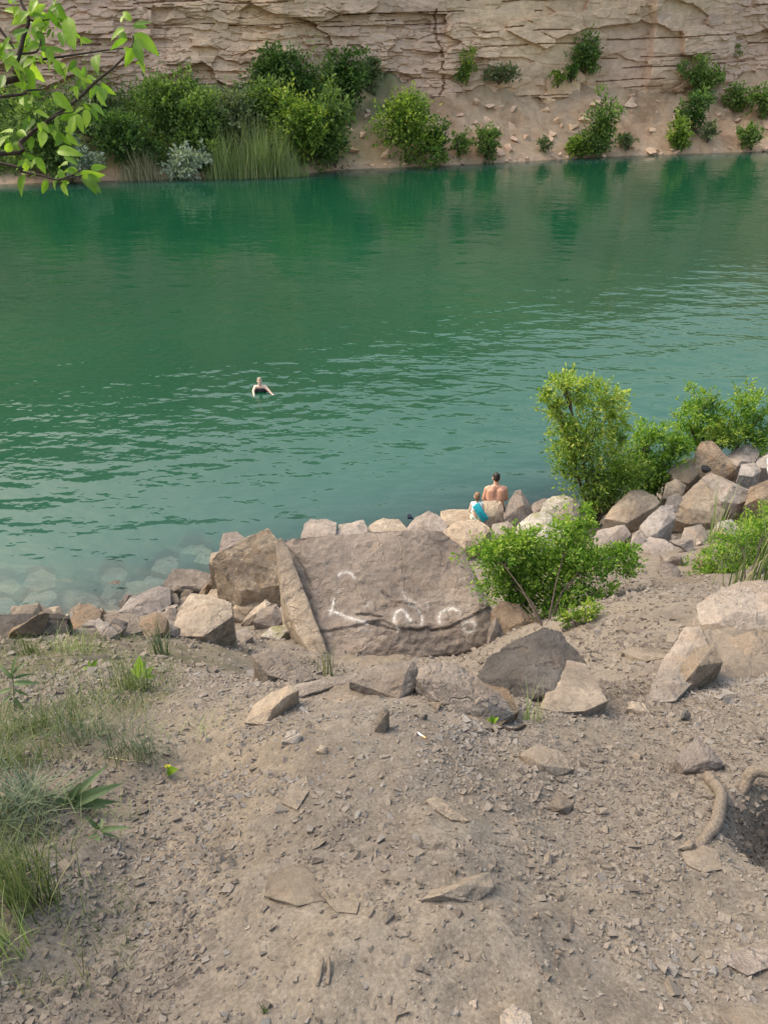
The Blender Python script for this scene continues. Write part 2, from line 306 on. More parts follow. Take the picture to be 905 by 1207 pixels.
def water_mat():
    m, nt, ns, ls = newmat('lake_water'); geo = ns.new('ShaderNodeNewGeometry'); co = geo.outputs['Position']
    m1 = ns.new('ShaderNodeMapping'); m1.inputs['Rotation'].default_value = (0, 0, math.radians(18)); m1.inputs['Scale'].default_value = (0.75, 1.25, 1); ls.new(co, m1.inputs['Vector'])
    a = noise(ns, ls, m1.outputs[0], 1.15, 2, 0.45); b_ = noise(ns, ls, m1.outputs[0], 3.4, 2, 0.5)
    m2 = ns.new('ShaderNodeMapping'); m2.inputs['Rotation'].default_value = (0, 0, math.radians(-25)); m2.inputs['Scale'].default_value = (0.6, 1.2, 1); ls.new(co, m2.inputs['Vector'])
    c_ = noise(ns, ls, m2.outputs[0], 0.35, 2, 0.5)
    h1 = N(ns, 'Math', operation='MULTIPLY_ADD'); ls.new(b_.outputs['Fac'], h1.inputs[0]); h1.inputs[1].default_value = 0.20; ls.new(a.outputs['Fac'], h1.inputs[2])
    h2 = N(ns, 'Math', operation='MULTIPLY_ADD'); ls.new(c_.outputs['Fac'], h2.inputs[0]); h2.inputs[1].default_value = 1.2; ls.new(h1.outputs[0], h2.inputs[2])
    # calmer and livelier patches
    pt = noise(ns, ls, co, 0.09, 3); pr = N(ns, 'MapRange'); ls.new(pt.outputs['Fac'], pr.inputs['Value']); pr.inputs['From Min'].default_value = .35; pr.inputs['From Max'].default_value = .65
    pr.inputs['To Min'].default_value = 0.55; pr.inputs['To Max'].default_value = 1.0
    sy = ns.new('ShaderNodeSeparateXYZ'); ls.new(co, sy.inputs[0]); lee = N(ns, 'MapRange'); ls.new(sy.outputs['Y'], lee.inputs['Value'])   # sheltered water under the far cliff lies calm
    lee.inputs['From Min'].default_value = 20; lee.inputs['From Max'].default_value = 36; lee.inputs['To Min'].default_value = 1.0; lee.inputs['To Max'].default_value = 0.38
    st = N(ns, 'Math', operation='MULTIPLY'); ls.new(pr.outputs[0], st.inputs[0]); ls.new(lee.outputs[0], st.inputs[1])
    sw = atZ(307, 462, 0); dv = N(ns, 'VectorMath', operation='DISTANCE'); ls.new(co, dv.inputs[0]); dv.inputs[1].default_value = (float(sw[0]), float(sw[1]), 0)
    w1 = N(ns, 'Math', operation='MULTIPLY'); ls.new(dv.outputs['Value'], w1.inputs[0]); w1.inputs[1].default_value = 11.0; w2 = N(ns, 'Math', operation='SINE'); ls.new(w1.outputs[0], w2.inputs[0])
    w3 = N(ns, 'Math', operation='MULTIPLY'); ls.new(dv.outputs['Value'], w3.inputs[0]); w3.inputs[1].default_value = -0.75; w4 = N(ns, 'Math', operation='EXPONENT'); ls.new(w3.outputs[0], w4.inputs[0])
    w5 = N(ns, 'Math', operation='MULTIPLY'); ls.new(w2.outputs[0], w5.inputs[0]); ls.new(w4.outputs[0], w5.inputs[1]); h3 = N(ns, 'Math', operation='MULTIPLY_ADD'); ls.new(w5.outputs[0], h3.inputs[0]); h3.inputs[1].default_value = 0.16; ls.new(h2.outputs[0], h3.inputs[2])
    bp = N(ns, 'Bump', Distance=0.085); ls.new(h3.outputs[0], bp.inputs['Height']); ls.new(st.outputs[0], bp.inputs['Strength'])
    dep = N(ns, 'Attribute', attribute_name='depth')
    e = N(ns, 'Math', operation='MULTIPLY'); ls.new(dep.outputs['Fac'], e.inputs[0]); e.inputs[1].default_value = -0.85
    ex = N(ns, 'Math', operation='EXPONENT'); ls.new(e.outputs[0], ex.inputs[0])
    e2 = N(ns, 'Math', operation='MULTIPLY'); ls.new(dep.outputs['Fac'], e2.inputs[0]); e2.inputs[1].default_value = -0.52
    ex2 = N(ns, 'Math', operation='EXPONENT'); ls.new(e2.outputs[0], ex2.inputs[0])
    nb = noise(ns, ls, co, 0.05, 3); br = ramp(ns, [(0.35, (0.003, 0.044, 0.021)), (0.65, (0.007, 0.060, 0.026))]); ls.new(nb.outputs['Fac'], br.inputs['Fac'])
    body = mixc(ns, ls, ex2.outputs[0], br.outputs[0], (0.044, 0.135, 0.115))
    d = ns.new('ShaderNodeBsdfDiffuse'); ls.new(body, d.inputs['Color'])
    t = ns.new('ShaderNodeBsdfTransparent'); t.inputs['Color'].default_value = (0.80, 0.93, 0.88, 1)
    mx = ns.new('ShaderNodeMixShader'); ls.new(ex.outputs[0], mx.inputs[0]); ls.new(d.outputs[0], mx.inputs[1]); ls.new(t.outputs[0], mx.inputs[2])
    gl = N(ns, 'BsdfGlossy', Roughness=0.03); ls.new(bp.outputs[0], gl.inputs['Normal'])
    fr = N(ns, 'Fresnel', IOR=1.55); ls.new(bp.outputs[0], fr.inputs['Normal'])
    fm = ns.new('ShaderNodeMixShader'); ls.new(fr.outputs[0], fm.inputs[0]); ls.new(mx.outputs[0], fm.inputs[1]); ls.new(gl.outputs[0], fm.inputs[2])
    out(ns, ls, fm.outputs[0]); return m

M = dict(
    ground=ground_mat(), gravel=gravel_mat(), cliff=cliff_mat(), bank=bank_mat(), water=water_mat(),
    slab=rock_mat('mauve_grey_rock', (0.235, 0.205, 0.19), (0.33, 0.285, 0.255), stain_amt=0.15, dust=0.45, dustc=(0.36, 0.295, 0.24), paint=True),
    grey=rock_mat('grey_rock', (0.30, 0.27, 0.25), (0.42, 0.37, 0.335), stain_amt=0.25),
    tan=rock_mat('tan_rock', (0.39, 0.31, 0.235), (0.52, 0.43, 0.33), stain_amt=0.4, dustc=(0.50, 0.42, 0.33)),
    cream=rock_mat('cream_rock', (0.38, 0.315, 0.25), (0.49, 0.415, 0.335), stain_amt=0.2, dust=0.2, dustc=(.55, .48, .4)),
    brown=rock_mat('brown_rock', (0.25, 0.185, 0.135), (0.37, 0.285, 0.205), stain_amt=0.6),
    dark=rock_mat('dark_slate_and_shade_rock', (0.085, 0.083, 0.086), (0.165, 0.155, 0.15), stain_amt=0.12, dust=0.15),  # slate tone; also puts the shade of the left outcrop into colour
    pink=rock_mat('pinkish_grey_rock', (0.32, 0.275, 0.25), (0.43, 0.375, 0.34), stain_amt=0.2, dustc=(.5, .43, .37)),
    white=rock_mat('pale_rock', (0.38, 0.345, 0.325), (0.50, 0.46, 0.435), stain_amt=0.15, dust=0.1),
    lichen=rock_mat('lichened_pale_rock', (0.50, 0.47, 0.40), (0.72, 0.68, 0.62), stain_amt=0.3, lichen=0.7, dust=0.1),
    earth=rock_mat('earthy_rock', (0.255, 0.205, 0.16), (0.36, 0.295, 0.235), stain_amt=0.2, dust=0.6),
    dusty=rock_mat('dusty_stone', (0.27, 0.23, 0.19), (0.375, 0.32, 0.265), stain_amt=0.15, dust=0.5, dustc=(0.36, 0.30, 0.24), scale=3.0),
    bark=plain('bark', (0.10, 0.075, 0.055), 0.9, 0.35, 30, 0.6), twig=plain('dark_twig', (0.045, 0.032, 0.025), 0.85, 0.3, 60, 0.3),
    root=plain('root_bark', (0.17, 0.138, 0.112), 0.92, 0.22, 80, 0.9), straw=plain('dry_straw', (0.42, 0.36, 0.22), 0.8, 0.25, 20, 0),
    leaf_tree=leaf_mat('willow_leaf', (0.08, 0.15, 0.03), (0.22, 0.34, 0.06), (0.50, 0.54, 0.13), trans=.5),
    leaf_bush=leaf_mat('bush_leaf', (0.05, 0.13, 0.02), (0.16, 0.30, 0.04), (0.36, 0.46, 0.08), trans=.45),
    leaf_dark=leaf_mat('deep_green_leaf', (0.035, 0.08, 0.022), (0.085, 0.165, 0.045), (0.19, 0.29, 0.075), trans=.4),
    leaf_far=leaf_mat('bank_bush_leaf', (0.06, 0.11, 0.035), (0.15, 0.24, 0.065), (0.30, 0.39, 0.11), trans=.42),
    leaf_yell=leaf_mat('yellow_green_leaf', (0.06, 0.12, 0.025), (0.18, 0.29, 0.05), (0.44, 0.50, 0.10), trans=.42),
    leaf_grey=leaf_mat('grey_green_leaf', (0.08, 0.11, 0.055), (0.18, 0.22, 0.11), (0.31, 0.34, 0.18)),
    leaf_silver=leaf_mat('silver_leaf', (0.22, 0.27, 0.20), (0.38, 0.43, 0.35), (0.60, 0.64, 0.56)),
    leaf_near=leaf_mat('fresh_leaf', (0.10, 0.20, 0.03), (0.20, 0.34, 0.045), (0.32, 0.46, 0.07), trans=0.5, attr=False, rough=0.4),
    leaf_weed=leaf_mat('weed_leaf', (0.055, 0.095, 0.04), (0.10, 0.15, 0.07), (0.17, 0.23, 0.11), trans=0.25, attr=False),
    grass=leaf_mat('grass_blade', (0.04, 0.07, 0.022), (0.115, 0.155, 0.06), (0.30, 0.29, 0.15), trans=0.3),
    grass_blue=leaf_mat('blue_grass_blade', (0.06, 0.09, 0.055), (0.12, 0.16, 0.10), (0.24, 0.26, 0.16), trans=0.25),
    reed=leaf_mat('reed_blade', (0.14, 0.21, 0.06), (0.30, 0.37, 0.15), (0.52, 0.50, 0.30), trans=0.25),
    reed_dry=leaf_mat('dry_reed_blade', (0.22, 0.20, 0.12), (0.38, 0.34, 0.22), (0.52, 0.47, 0.34), trans=0.2),
    flower=plain('yellow_petal', (0.75, 0.62, 0.05), 0.6, 0.1, 40, 0), paper=plain('white_paper', (0.80, 0.79, 0.76), 0.7, 0.05, 60, 0), filter=plain('tan_filter', (0.62, 0.42, 0.22), 0.7, 0.1, 60, 0),
    skin=plain('tanned_skin', (0.50, 0.27, 0.19), 0.5, 0.08, 15, 0, spec=0.4), skin_pale=plain('pale_skin', (0.66, 0.45, 0.37), 0.5, 0.08, 15, 0, spec=0.4),
    hair_dark=plain('dark_hair', (0.022, 0.016, 0.013), 0.5, 0.4, 90, 0.5), hair_brown=plain('light_brown_hair', (0.20, 0.12, 0.07), 0.55, 0.35, 90, 0.5), hair_fair=plain('fair_hair', (0.33, 0.25, 0.19), 0.6, 0.25, 90, 0.5),
    black=plain('black_fabric', (0.012, 0.012, 0.014), 0.7, 0.3, 30, 0.2), navy=plain('navy_fabric', (0.018, 0.026, 0.055), 0.5, 0.3, 20, 0.2), turq=plain('turquoise_fabric', (0.03, 0.42, 0.52), 0.7, 0.25, 18, 0.2),
    white_cloth=plain('white_fabric', (0.80, 0.79, 0.76), 0.75, 0.06, 20, 0.2), lip=plain('lips', (0.42, 0.14, 0.12), 0.5, 0.1, 50, 0), eye=plain('dark_eye', (0.03, 0.02, 0.015), 0.3, 0.1, 50, 0), blotch=plain('dark_humus', (0.06, 0.045, 0.035), 0.95, 0.4, 60, 0.5),
)
def print_mat():
    m, nt, ns, ls = newmat('leaf_print_fabric'); geo = ns.new('ShaderNodeNewGeometry'); n = noise(ns, ls, geo.outputs['Position'], 28, 2)
    r = ramp(ns, [(0.5, (0.8, 0.79, 0.74)), (0.56, (0.22, 0.33, 0.10))]); ls.new(n.outputs['Fac'], r.inputs['Fac'])
    b = N(ns, 'BsdfPrincipled', Roughness=0.8); ls.new(r.outputs[0], b.inputs['Base Color']); out(ns, ls, b.outputs[0]); return m
M['print'] = print_mat()

# ------------------------------------------------------------------ object helpers
def tag(o, label=None, cat=None, group=None, kind=None):
    if label: o['label'] = label
    if cat: o['category'] = cat
    if group: o['group'] = group
    if kind: o['kind'] = kind
    return o
def link(name, me, mat, parent=None):
    o = bpy.data.objects.new(name, me); COL.objects.link(o)
    if mat is not None and len(me.materials) == 0: me.materials.append(M[mat] if isinstance(mat, str) else mat)
    if parent is not None: o.parent = parent; o.matrix_parent_inverse = parent.matrix_world.inverted() if False else Matrix.Translation(-Vector(parent.location))
    return o
def empty(name, loc):
    o = bpy.data.objects.new(name, None); COL.objects.link(o); o.location = Vector([float(v) for v in loc]); o.empty_display_size = 0.2; return o
def npmesh(name, V, F, smooth=False, attrs=None):
    """V (n,3); F (m,k) equal-sized faces"""
    me = bpy.data.meshes.new(name); V = np.ascontiguousarray(V, np.float32); F = np.ascontiguousarray(F, np.int32)
    me.vertices.add(len(V)); me.vertices.foreach_set('co', V.ravel())
    k = F.shape[1]; me.loops.add(F.size); me.loops.foreach_set('vertex_index', F.ravel())
    me.polygons.add(len(F)); me.polygons.foreach_set('loop_start', np.arange(0, F.size, k, dtype=np.int32)); me.polygons.foreach_set('loop_total', np.full(len(F), k, np.int32))
    me.update(calc_edges=True)
    for a, v in (attrs or {}).items():
        at = me.attributes.new(a, 'FLOAT', 'POINT'); at.data.foreach_set('value', np.ascontiguousarray(v, np.float32))
    me.polygons.foreach_set('use_smooth', np.full(len(F), smooth)); me.validate(); return me
def gridfaces(nr, nc):
    i = np.arange(nr*nc).reshape(nr, nc); return np.stack([i[:-1, :-1], i[:-1, 1:], i[1:, 1:], i[1:, :-1]], -1).reshape(-1, 4)
def tube_arrays(pts, rad, sides=7, closed_tip=True):
    pts = [Vector([float(c) for c in p]) for p in pts]; V = []; F = []
    n = len(pts); up = Vector((0.31, 0.17, 0.93))
    for i, p in enumerate(pts):
        t = (pts[min(i+1, n-1)]-pts[max(i-1, 0)]).normalized(); a = t.cross(up)
        if a.length < 1e-3: a = t.cross(Vector((1, 0, 0)))
        a.normalize(); b = t.cross(a)
        for s in range(sides):
            an = 2*math.pi*s/sides; V.append(p+(a*math.cos(an)+b*math.sin(an))*rad[i])
    for i in range(n-1):
        for s in range(sides):
            F.append((i*sides+s, i*sides+(s+1) % sides, (i+1)*sides+(s+1) % sides, (i+1)*sides+s))
    return np.array([tuple(v) for v in V]), np.array(F)
def tubes_mesh(name, tubes, sides=6):
    Vs = []; Fs = []; o = 0
    for pts, rad in tubes:
        v, f = tube_arrays(pts, rad, sides); Vs.append(v); Fs.append(f+o); o += len(v)
    return npmesh(name, np.vstack(Vs), np.vstack(Fs), True)
def smooth_path(pts, n=4):
    P = [np.array(p, float) for p in pts]
    if len(P) < 3: return P
    out_ = []
    for i in range(len(P)-1):
        p0, p1, p2, p3 = P[max(i-1, 0)], P[i], P[i+1], P[min(i+2, len(P)-1)]
        for k in range(n):
            t = k/n; out_.append(0.5*((2*p1)+(-p0+p2)*t+(2*p0-5*p1+4*p2-p3)*t*t+(-p0+3*p1-3*p2+p3)*t**3))
    out_.append(P[-1]); return out_

# ------------------------------------------------------------------ terrain meshes
def build_ground():
    ys = [-4.0]
    while ys[-1] < 40:
        y = ys[-1]; ys.append(y + (0.10 if y < 0.2 else 0.011*max(1, (y/1.1))**0.9 if y < 16 else 0.5))
    ys = np.array(ys); u = np.linspace(-1, 1, 331); uu = 0.34*u+0.66*u**3
    X = uu[None, :]*(6.0+0.95*np.maximum(ys, 0))[:, None]; Y = np.repeat(ys[:, None], len(u), 1)
    Z = H(X, Y)
    p = np.stack([X.ravel(), Y.ravel(), np.zeros(X.size)], 1)
    pp = proj(np.stack([X.ravel(), Y.ravel(), Z.ravel()], 1))
    hum = 1-sstep(-1.65, -0.95, X.ravel() + 0.18*(Y.ravel()-1.5)*0 + 0.45*fbm(p*1.7, 4))
    hum *= sstep(0.5, 1.2, Y.ravel())*(1-sstep(5, 7, Y.ravel()))
    hum = np.clip(hum*(0.6+0.6*fbm(p*9, 3)), 0, 0.85)
    me = npmesh('ground', np.stack([X, Y, Z], -1).reshape(-1, 3), gridfaces(len(ys), len(u)), True, {'humus': hum})
    tag(link('ground', me, 'ground'), kind='structure')
build_ground()

def build_far():
    xs = np.concatenate([np.arange(-95, -38, .6), np.arange(-38, 44, .22), np.arange(44, 105, .6)]); ds = np.concatenate([np.arange(-9, -1, 0.8), np.arange(-1, 13, 0.16)])
    X = np.repeat(xs[None, :], len(ds), 0); Y = farY(xs)[None, :]+ds[:, None]
    Z = H(X, Y, False)
    p = np.stack([X.ravel(), Y.ravel(), np.zeros(X.size)], 1)
    px = proj(np.stack([X.ravel(), Y.ravel(), Z.ravel()], 1))[:, 0]
    g = (1-sstep(360, 560, px))*1.1 + 0.12; g = np.clip(g*(0.7+0.9*fbm(p*0.35, 4)), 0, 1)*sstep(0.2, 1.0, np.repeat(ds[:, None], len(xs), 1).ravel())
    me = npmesh('far_bank', np.stack([X, Y, Z], -1).reshape(-1, 3), gridfaces(len(ds), len(xs)), True, {'humus': g})
    tag(link('far_bank', me, 'bank'), kind='structure')
build_far()

def CLD(x): return 7.0 + 1.6*fbm(np.stack([np.ravel(x)*0.09, np.ravel(x)*0, np.ravel(x)*0+5], 1), 3).reshape(np.shape(x))
def cliff_top(x): return np.interp(x, [-90, -30, -5, 12, 30, 60, 110], [27, 26, 22, 18.5, 15, 13.5, 13])
# strata
_zs = [0.5]; _r = np.random.default_rng(11)
while _zs[-1] < 30: _zs.append(_zs[-1]+_r.choice([0.16, 0.24, 0.35, 0.5, 0.75], p=[.1, .15, .25, .25, .25])*_r.uniform(.8, 1.5))
_zs = np.array(_zs)
def worley(u, v, seed):
    iu = np.floor(u).astype(np.int64); iv = np.floor(v).astype(np.int64); f1 = np.full(len(u), 9.); f2 = np.full(len(u), 9.); cid = np.zeros(len(u)); cu = np.zeros(len(u)); cv = np.zeros(len(u))
    for a in (-1, 0, 1):
        for b in (-1, 0, 1):
            pu = iu+a+.5+.45*_hash(iu+a, iv+b, iu*0+seed); pv = iv+b+.5+.45*_hash(iu+a, iv+b, iu*0+seed+1)
            d = np.maximum(np.abs(u-pu), np.abs(v-pv)*1.1)+.25*np.hypot(u-pu, v-pv); n = d < f1
            f2 = np.where(n, f1, np.minimum(f2, d)); f1 = np.where(n, d, f1); cid = np.where(n, _hash(iu+a, iv+b, iu*0+seed+2), cid); cu = np.where(n, u-pu, cu); cv = np.where(n, v-pv, cv)
    return f1, f2, cid, cu, cv
def cliff_off(x, z):
    """how far the rock face stands forward (towards the lake, m) at x, z"""
    o0 = x*0; off = 1.3*fbm(np.stack([x*0.05, z*0.07, o0], 1), 3)
    xw = x + 0.4*fbm(np.stack([x*0.35, z*0.7, o0+9], 1), 3); zw = z + 0.20*fbm(np.stack([x*0.22, z*0.3, o0+4], 1), 3) - 0.02*x
    brk = sstep(-0.12, 0.28, vnoise(np.stack([x*0.06, z*0.16, o0+2], 1)) + 0.35*sstep(6, -14, x) - 0.05)       # broken, thin-bedded areas
    f1, f2, cid, cu, cv = worley(xw/4.2, zw/1.9, 3); e = f2-f1
    off = off + 0.42*cid + 0.25*cid*cu - 0.30*np.abs(cid)*cv - 0.20*(1-sstep(0.015, 0.05, e))*(cid > .1)*sstep(.7, 1.3, np.abs(cv)/(np.abs(cu)+.05))
    f1, f2, cid, cu, cv = worley(xw/1.5, zw/0.62, 13); e = f2-f1
    off = off + (0.06+0.13*brk)*cid - 0.16*brk*np.abs(cid)*cv - (0.03+0.17*brk)*(1-sstep(0.02, 0.08, e))*(cid > 0.0)*(.15+.85*sstep(.6, 1.2, np.abs(cv)/(np.abs(cu)+.05)))
    f1, f2, cid, cu, cv = worley(xw/1.1+7, zw/0.24, 23); off = off + 0.11*brk*cid - 0.10*brk*(1-sstep(0.02, 0.12, f2-f1))*(cid > .35)
    # long open bedding planes, only here and there
    k = np.searchsorted(_zs, zw); lz0 = _zs[np.clip(k-1, 0, len(_zs)-1)]
    bed = (zw-lz0 < 0.07) & (1.4*vnoise(np.stack([x*0.09, k*3.7, o0+12], 1)) + 0.5*vnoise(np.stack([x*0.5, k*5.1, o0], 1)) > 0.64); off = off - np.where(bed, 0.26, 0)
    off = off + 0.10*fbm(np.stack([x*0.9, z*1.3, o0], 1), 4)
    off = off + 0.8*sstep(21.6, 22.0, x+0.06*z+0.5*fbm(np.stack([z*.5, z*0, z*0], 1), 2))*(1-sstep(27, 33, x))*sstep(3.5, 5.0, z)
    off = off - 0.30*(np.abs(x-4.2-1.1*fbm(np.stack([z*.6, o0, o0+3], 1), 4)) < 0.09)*(vnoise(np.stack([z*.9, o0, o0+1], 1)) > -.2)
    return off
def build_cliff():
    xs = np.concatenate([np.arange(-75, -40, .4), np.arange(-40, 46, 0.105), np.arange(46, 85, .4)]); zs = np.concatenate([np.arange(0.6, 11.6, 0.052), np.arange(11.6, 28, 0.45)])
    X = np.repeat(xs[None, :], len(zs), 0); Zf = np.repeat(zs[:, None], len(xs), 1)
    top = cliff_top(xs) + 0.8*fbm(np.stack([xs*0.2, xs*0, xs*0], 1), 3)
    Z = np.minimum(Zf, top[None, :]); over = np.maximum(Zf-top[None, :], 0)
    off = cliff_off(X.ravel(), Z.ravel()).reshape(X.shape)
    Y = farY(X)+CLD(X)-off+0.10*(Z-4) + over*3.0
    me = npmesh('cliff', np.stack([X, Y, Z], -1).reshape(-1, 3), gridfaces(len(zs), len(xs)), False)
    o = tag(link('cliff', me, 'cliff'), kind='structure'); return o
cliff = build_cliff()
def cliffY(x, z): return float(farY(x)+CLD(np.array([x]))[0]-cliff_off(np.array([float(x)]), np.array([float(z)]))[0]+0.10*(z-4))

def build_water():
    ys = np.concatenate([np.arange(6, 16, 0.07), np.arange(16, 22, .25), np.arange(22, 80, 1.0)]); xs = np.concatenate([np.arange(-90, -12, 4), np.arange(-12, 5, 0.08), np.arange(5, 16, .25), np.arange(16, 100, 4)])
    X, Y = np.meshgrid(xs, ys); Z = np.zeros_like(X); dep = np.maximum(-H(X, Y, False), 0).ravel()
    dep = np.where((Y.ravel() > 30) & (Y.ravel() < farY(X.ravel())-3), 6, dep)
    me = npmesh('water', np.stack([X, Y, Z], -1).reshape(-1, 3), gridfaces(len(ys), len(xs)), True, {'depth': dep})
    return tag(link('water', me, 'water'), kind='structure')
water = build_water()
UNDER = []
def shoal():
    """water is only as deep as the stones standing in it leave it"""
    from mathutils.bvhtree import BVHTree
    trees = []
    for o in UNDER:
        mw = Matrix.Translation(o.location); vs_ = [mw @ v.co for v in o.data.vertices]; trees.append((BVHTree.FromPolygons(vs_, [list(p.vertices) for p in o.data.polygons]), min(v.x for v in vs_), max(v.x for v in vs_), min(v.y for v in vs_), max(v.y for v in vs_)))
    me = water.data; n = len(me.vertices); V = np.zeros(n*3, np.float32); me.vertices.foreach_get('co', V); V = V.reshape(-1, 3); dep = np.zeros(n, np.float32); me.attributes['depth'].data.foreach_get('value', dep)
    for tr, x0, x1, y0, y1 in trees:
        for i in np.nonzero((V[:, 0] > x0) & (V[:, 0] < x1) & (V[:, 1] > y0) & (V[:, 1] < y1))[0]:
            h = tr.ray_cast(Vector((float(V[i, 0]), float(V[i, 1]), 3)), Vector((0, 0, -1)))
            if h[0] is not None: dep[i] = min(dep[i], .42*dep[i]+.58*max(0, -h[0].z))
    me.attributes['depth'].data.foreach_set('value', dep)

# ------------------------------------------------------------------ stones
def refine(bm, L, maxr=7):
    for _ in range(maxr):
        e = [x for x in bm.edges if x.calc_length() > L]
        if not e: break
        bmesh.ops.subdivide_edges(bm, edges=e, cuts=1, use_grid_fill=False); bmesh.ops.triangulate(bm, faces=[f for f in bm.faces if len(f.verts) > 3])
def hull_mesh(name, pts, L, size, seed, rough=1.0, bevel=0.008, post=None, strata=True):
    strata = strata and post is None
    bm = bmesh.new()
    for p in pts: bm.verts.new([float(c) for c in p])
    r = bmesh.ops.convex_hull(bm, input=bm.verts)
    junk = [g for g in r['geom_interior'] if isinstance(g, bmesh.types.BMVert)] + [g for g in r['geom_unused'] if isinstance(g, bmesh.types.BMVert)]
    if junk: bmesh.ops.delete(bm, geom=list(set(junk)), context='VERTS')
    bmesh.ops.dissolve_limit(bm, angle_limit=math.radians(4), verts=bm.verts, edges=bm.edges)
    if bevel: bmesh.ops.bevel(bm, geom=bm.edges[:], offset=bevel*size, segments=1, affect='EDGES', clamp_overlap=True)
    bmesh.ops.triangulate(bm, faces=bm.faces[:]); refine(bm, L)
    bm.normal_update(); bm.verts.ensure_lookup_table()
    V = np.array([v.co for v in bm.verts]); Nn = np.array([v.normal for v in bm.verts])
    F = np.array([[v.index for v in f.verts] for f in bm.faces]); bm.free()
    rr = np.random.default_rng(seed); sh = rr.uniform(-50, 50, 3)
    q = V/size
    d = 0.020*fbm(q*2.2+sh, 3) + 0.013*fbm(q*7+sh, 3) + 0.008*fbm(q*22+sh, 2)
    ax = rr.normal(size=3); ax[2] += 1.5; ax /= np.linalg.norm(ax)
    s = (q@ax)*rr.uniform(5, 9) + 0.6*fbm(q*3+sh, 2); fs = s-np.floor(s)
    if rr.uniform() < .4 and strata: d += 0.014*(sstep(0.0, 0.12, fs)-fs)*sstep(-0.1, 0.3, fbm(q*1.5+sh+9, 2))
    # conchoidal chips taken out
    c = fbm(q*3.1+sh+31, 2); d -= (0.0 if post is not None else 0.014)*sstep(0.26, 0.30, c)
    V = V + Nn*(d*size*rough)[:, None]
    at = None
    if post is not None: V, at = post(V, Nn)
    me = npmesh(name, V, F, True, at); me.set_sharp_from_angle(angle=math.radians(21)); return me
SC = [0]
def stone(name, label, outline, mat, thick=None, Y=None, ridge=(), cat='rock', rough=1.0, seed=None, group=None, sink=0.25, bulge=0.16, Lpx=3.4, bevel=0.006, post=None, zmin=None, under=False, flat=None):
    SC[0] += 1; seed = seed or SC[0]; rr = np.random.default_rng(seed+100)
    o = np.array(outline, float); pb, pt = o[:, 1].max(), o[:, 1].min()
    bx = o[np.argmax(o[:, 1]), 0]; base = hit(bx, pb)
    Yb = base[1] if Y is None else Y
    ref = atY(o[:, 0].mean(), pb, Yb); t = depth(ref); w = (o[:, 0].max()-o[:, 0].min())*t/FPX; hpx = (pb-pt)*t/FPX
    size = max(w, hpx)
    if thick is None: thick = 0.75*min(w, 1.6*hpx)
    pts = []
    def yi(py): return Yb + thick*(pb-py)/(pb-pt)
    for x, y in o:
        p = atY(x, y, yi(y)) if flat is None else hit(x, y)+np.array([0, 0, flat*size]); pts.append(p)
        g = H(p[0], p[1])[0]-sink*size if zmin is None else zmin
        if p[2] > g+0.02: pts.append(np.array([p[0]*1.0, p[1]+0.05*size, g]))
    rid = list(ridge)
    if flat is not None:
        c = hit(*o.mean(0)); rid = []; pts.append(c+np.array([0.1*size, 0, flat*size*1.6])); pts.append(c+np.array([-0.15*size, .05*size, flat*size*1.4]))
    elif not rid and bulge:
        c = o.mean(0)
        for _ in range(2):
            k = o[rr.integers(len(o))]; f = rr.uniform(0.25, 0.6); rid.append((*(c*(1-f)+k*f), bulge*size*rr.uniform(.5, 1)))
    for x, y, dy in rid: pts.append(atY(x, y, max(yi(y)-dy, 0.3)))
    pts = np.array(pts); org = np.array([pts[:, 0].mean(), pts[:, 1].mean(), pts[:, 2].min()])
    me = hull_mesh(name, pts-org, Lpx*t/FPX, size, seed, rough, bevel, (lambda V, Nn: post(V+org, Nn, org)) if post else None)
    ob = link(name, me, mat); ob.location = [float(c) for c in org]
    tag(ob, label, cat, group); return ob

# --- the graffiti slab
STROKES = [([(399,677),(404,674),(410,673.5),(414,676),(418,681)], 2.6, .8), ([(393.7,706),(392,715),(389,724)], 2.2, 1.0), ([(389,720),(397,722),(406.5,726),(418,730),(432,733.5)], 2.8, 1.0),
           ([(469,741),(465,733),(464,727),(467,721),(472,718.5),(477,720),(481,726),(484,730)], 2.8, 1.0), ([(497,735),(498,727),(495,720),(489,715),(482,711)], 2.2, .75), ([(475,697),(478,704),(486,709),(494,713)], 3.0, .4),
           ([(519.5,735),(517,728),(519,722),(525,718),(534,717),(541,722)], 2.6, .95), ([(560.5,736),(558,743),(552,746),(547,742),(547,735),(552,731),(558,732),(560.5,736)], 3.0, .95),
           ([(430,716),(436,710)], 3, .35), ([(503,711),(505,716)], 2.5, .35), ([(385,742),(389,748)], 3.5, .3), ([(395,696),(400,698)], 3, .25), ([(422,739),(436,741)], 3, .3)]
CRACKS = [([(451,697),(458,703),(463,708),(474,710),(487,713),(497,722)], 1.5), ([(484,741),(494,743),(503,740.5),(510,743),(522,741),(533,739)], 1.5), ([(420,724),(435,724),(449,727)], 1.2), ([(432,733),(445,735),(458,739),(468,743)], 1.5),
          ([(333,640),(345,652),(356,668),(366,690)], 1.5)]
def polydist(P, line):
    L = np.array(line, float); d = np.full(len(P), 1e9)
    for a, b in zip(L[:-1], L[1:]):
        ab = b-a; t = np.clip(((P-a)@ab)/(ab@ab), 0, 1); d = np.minimum(d, np.linalg.norm(P-(a+t[:, None]*ab), axis=1))
    return d
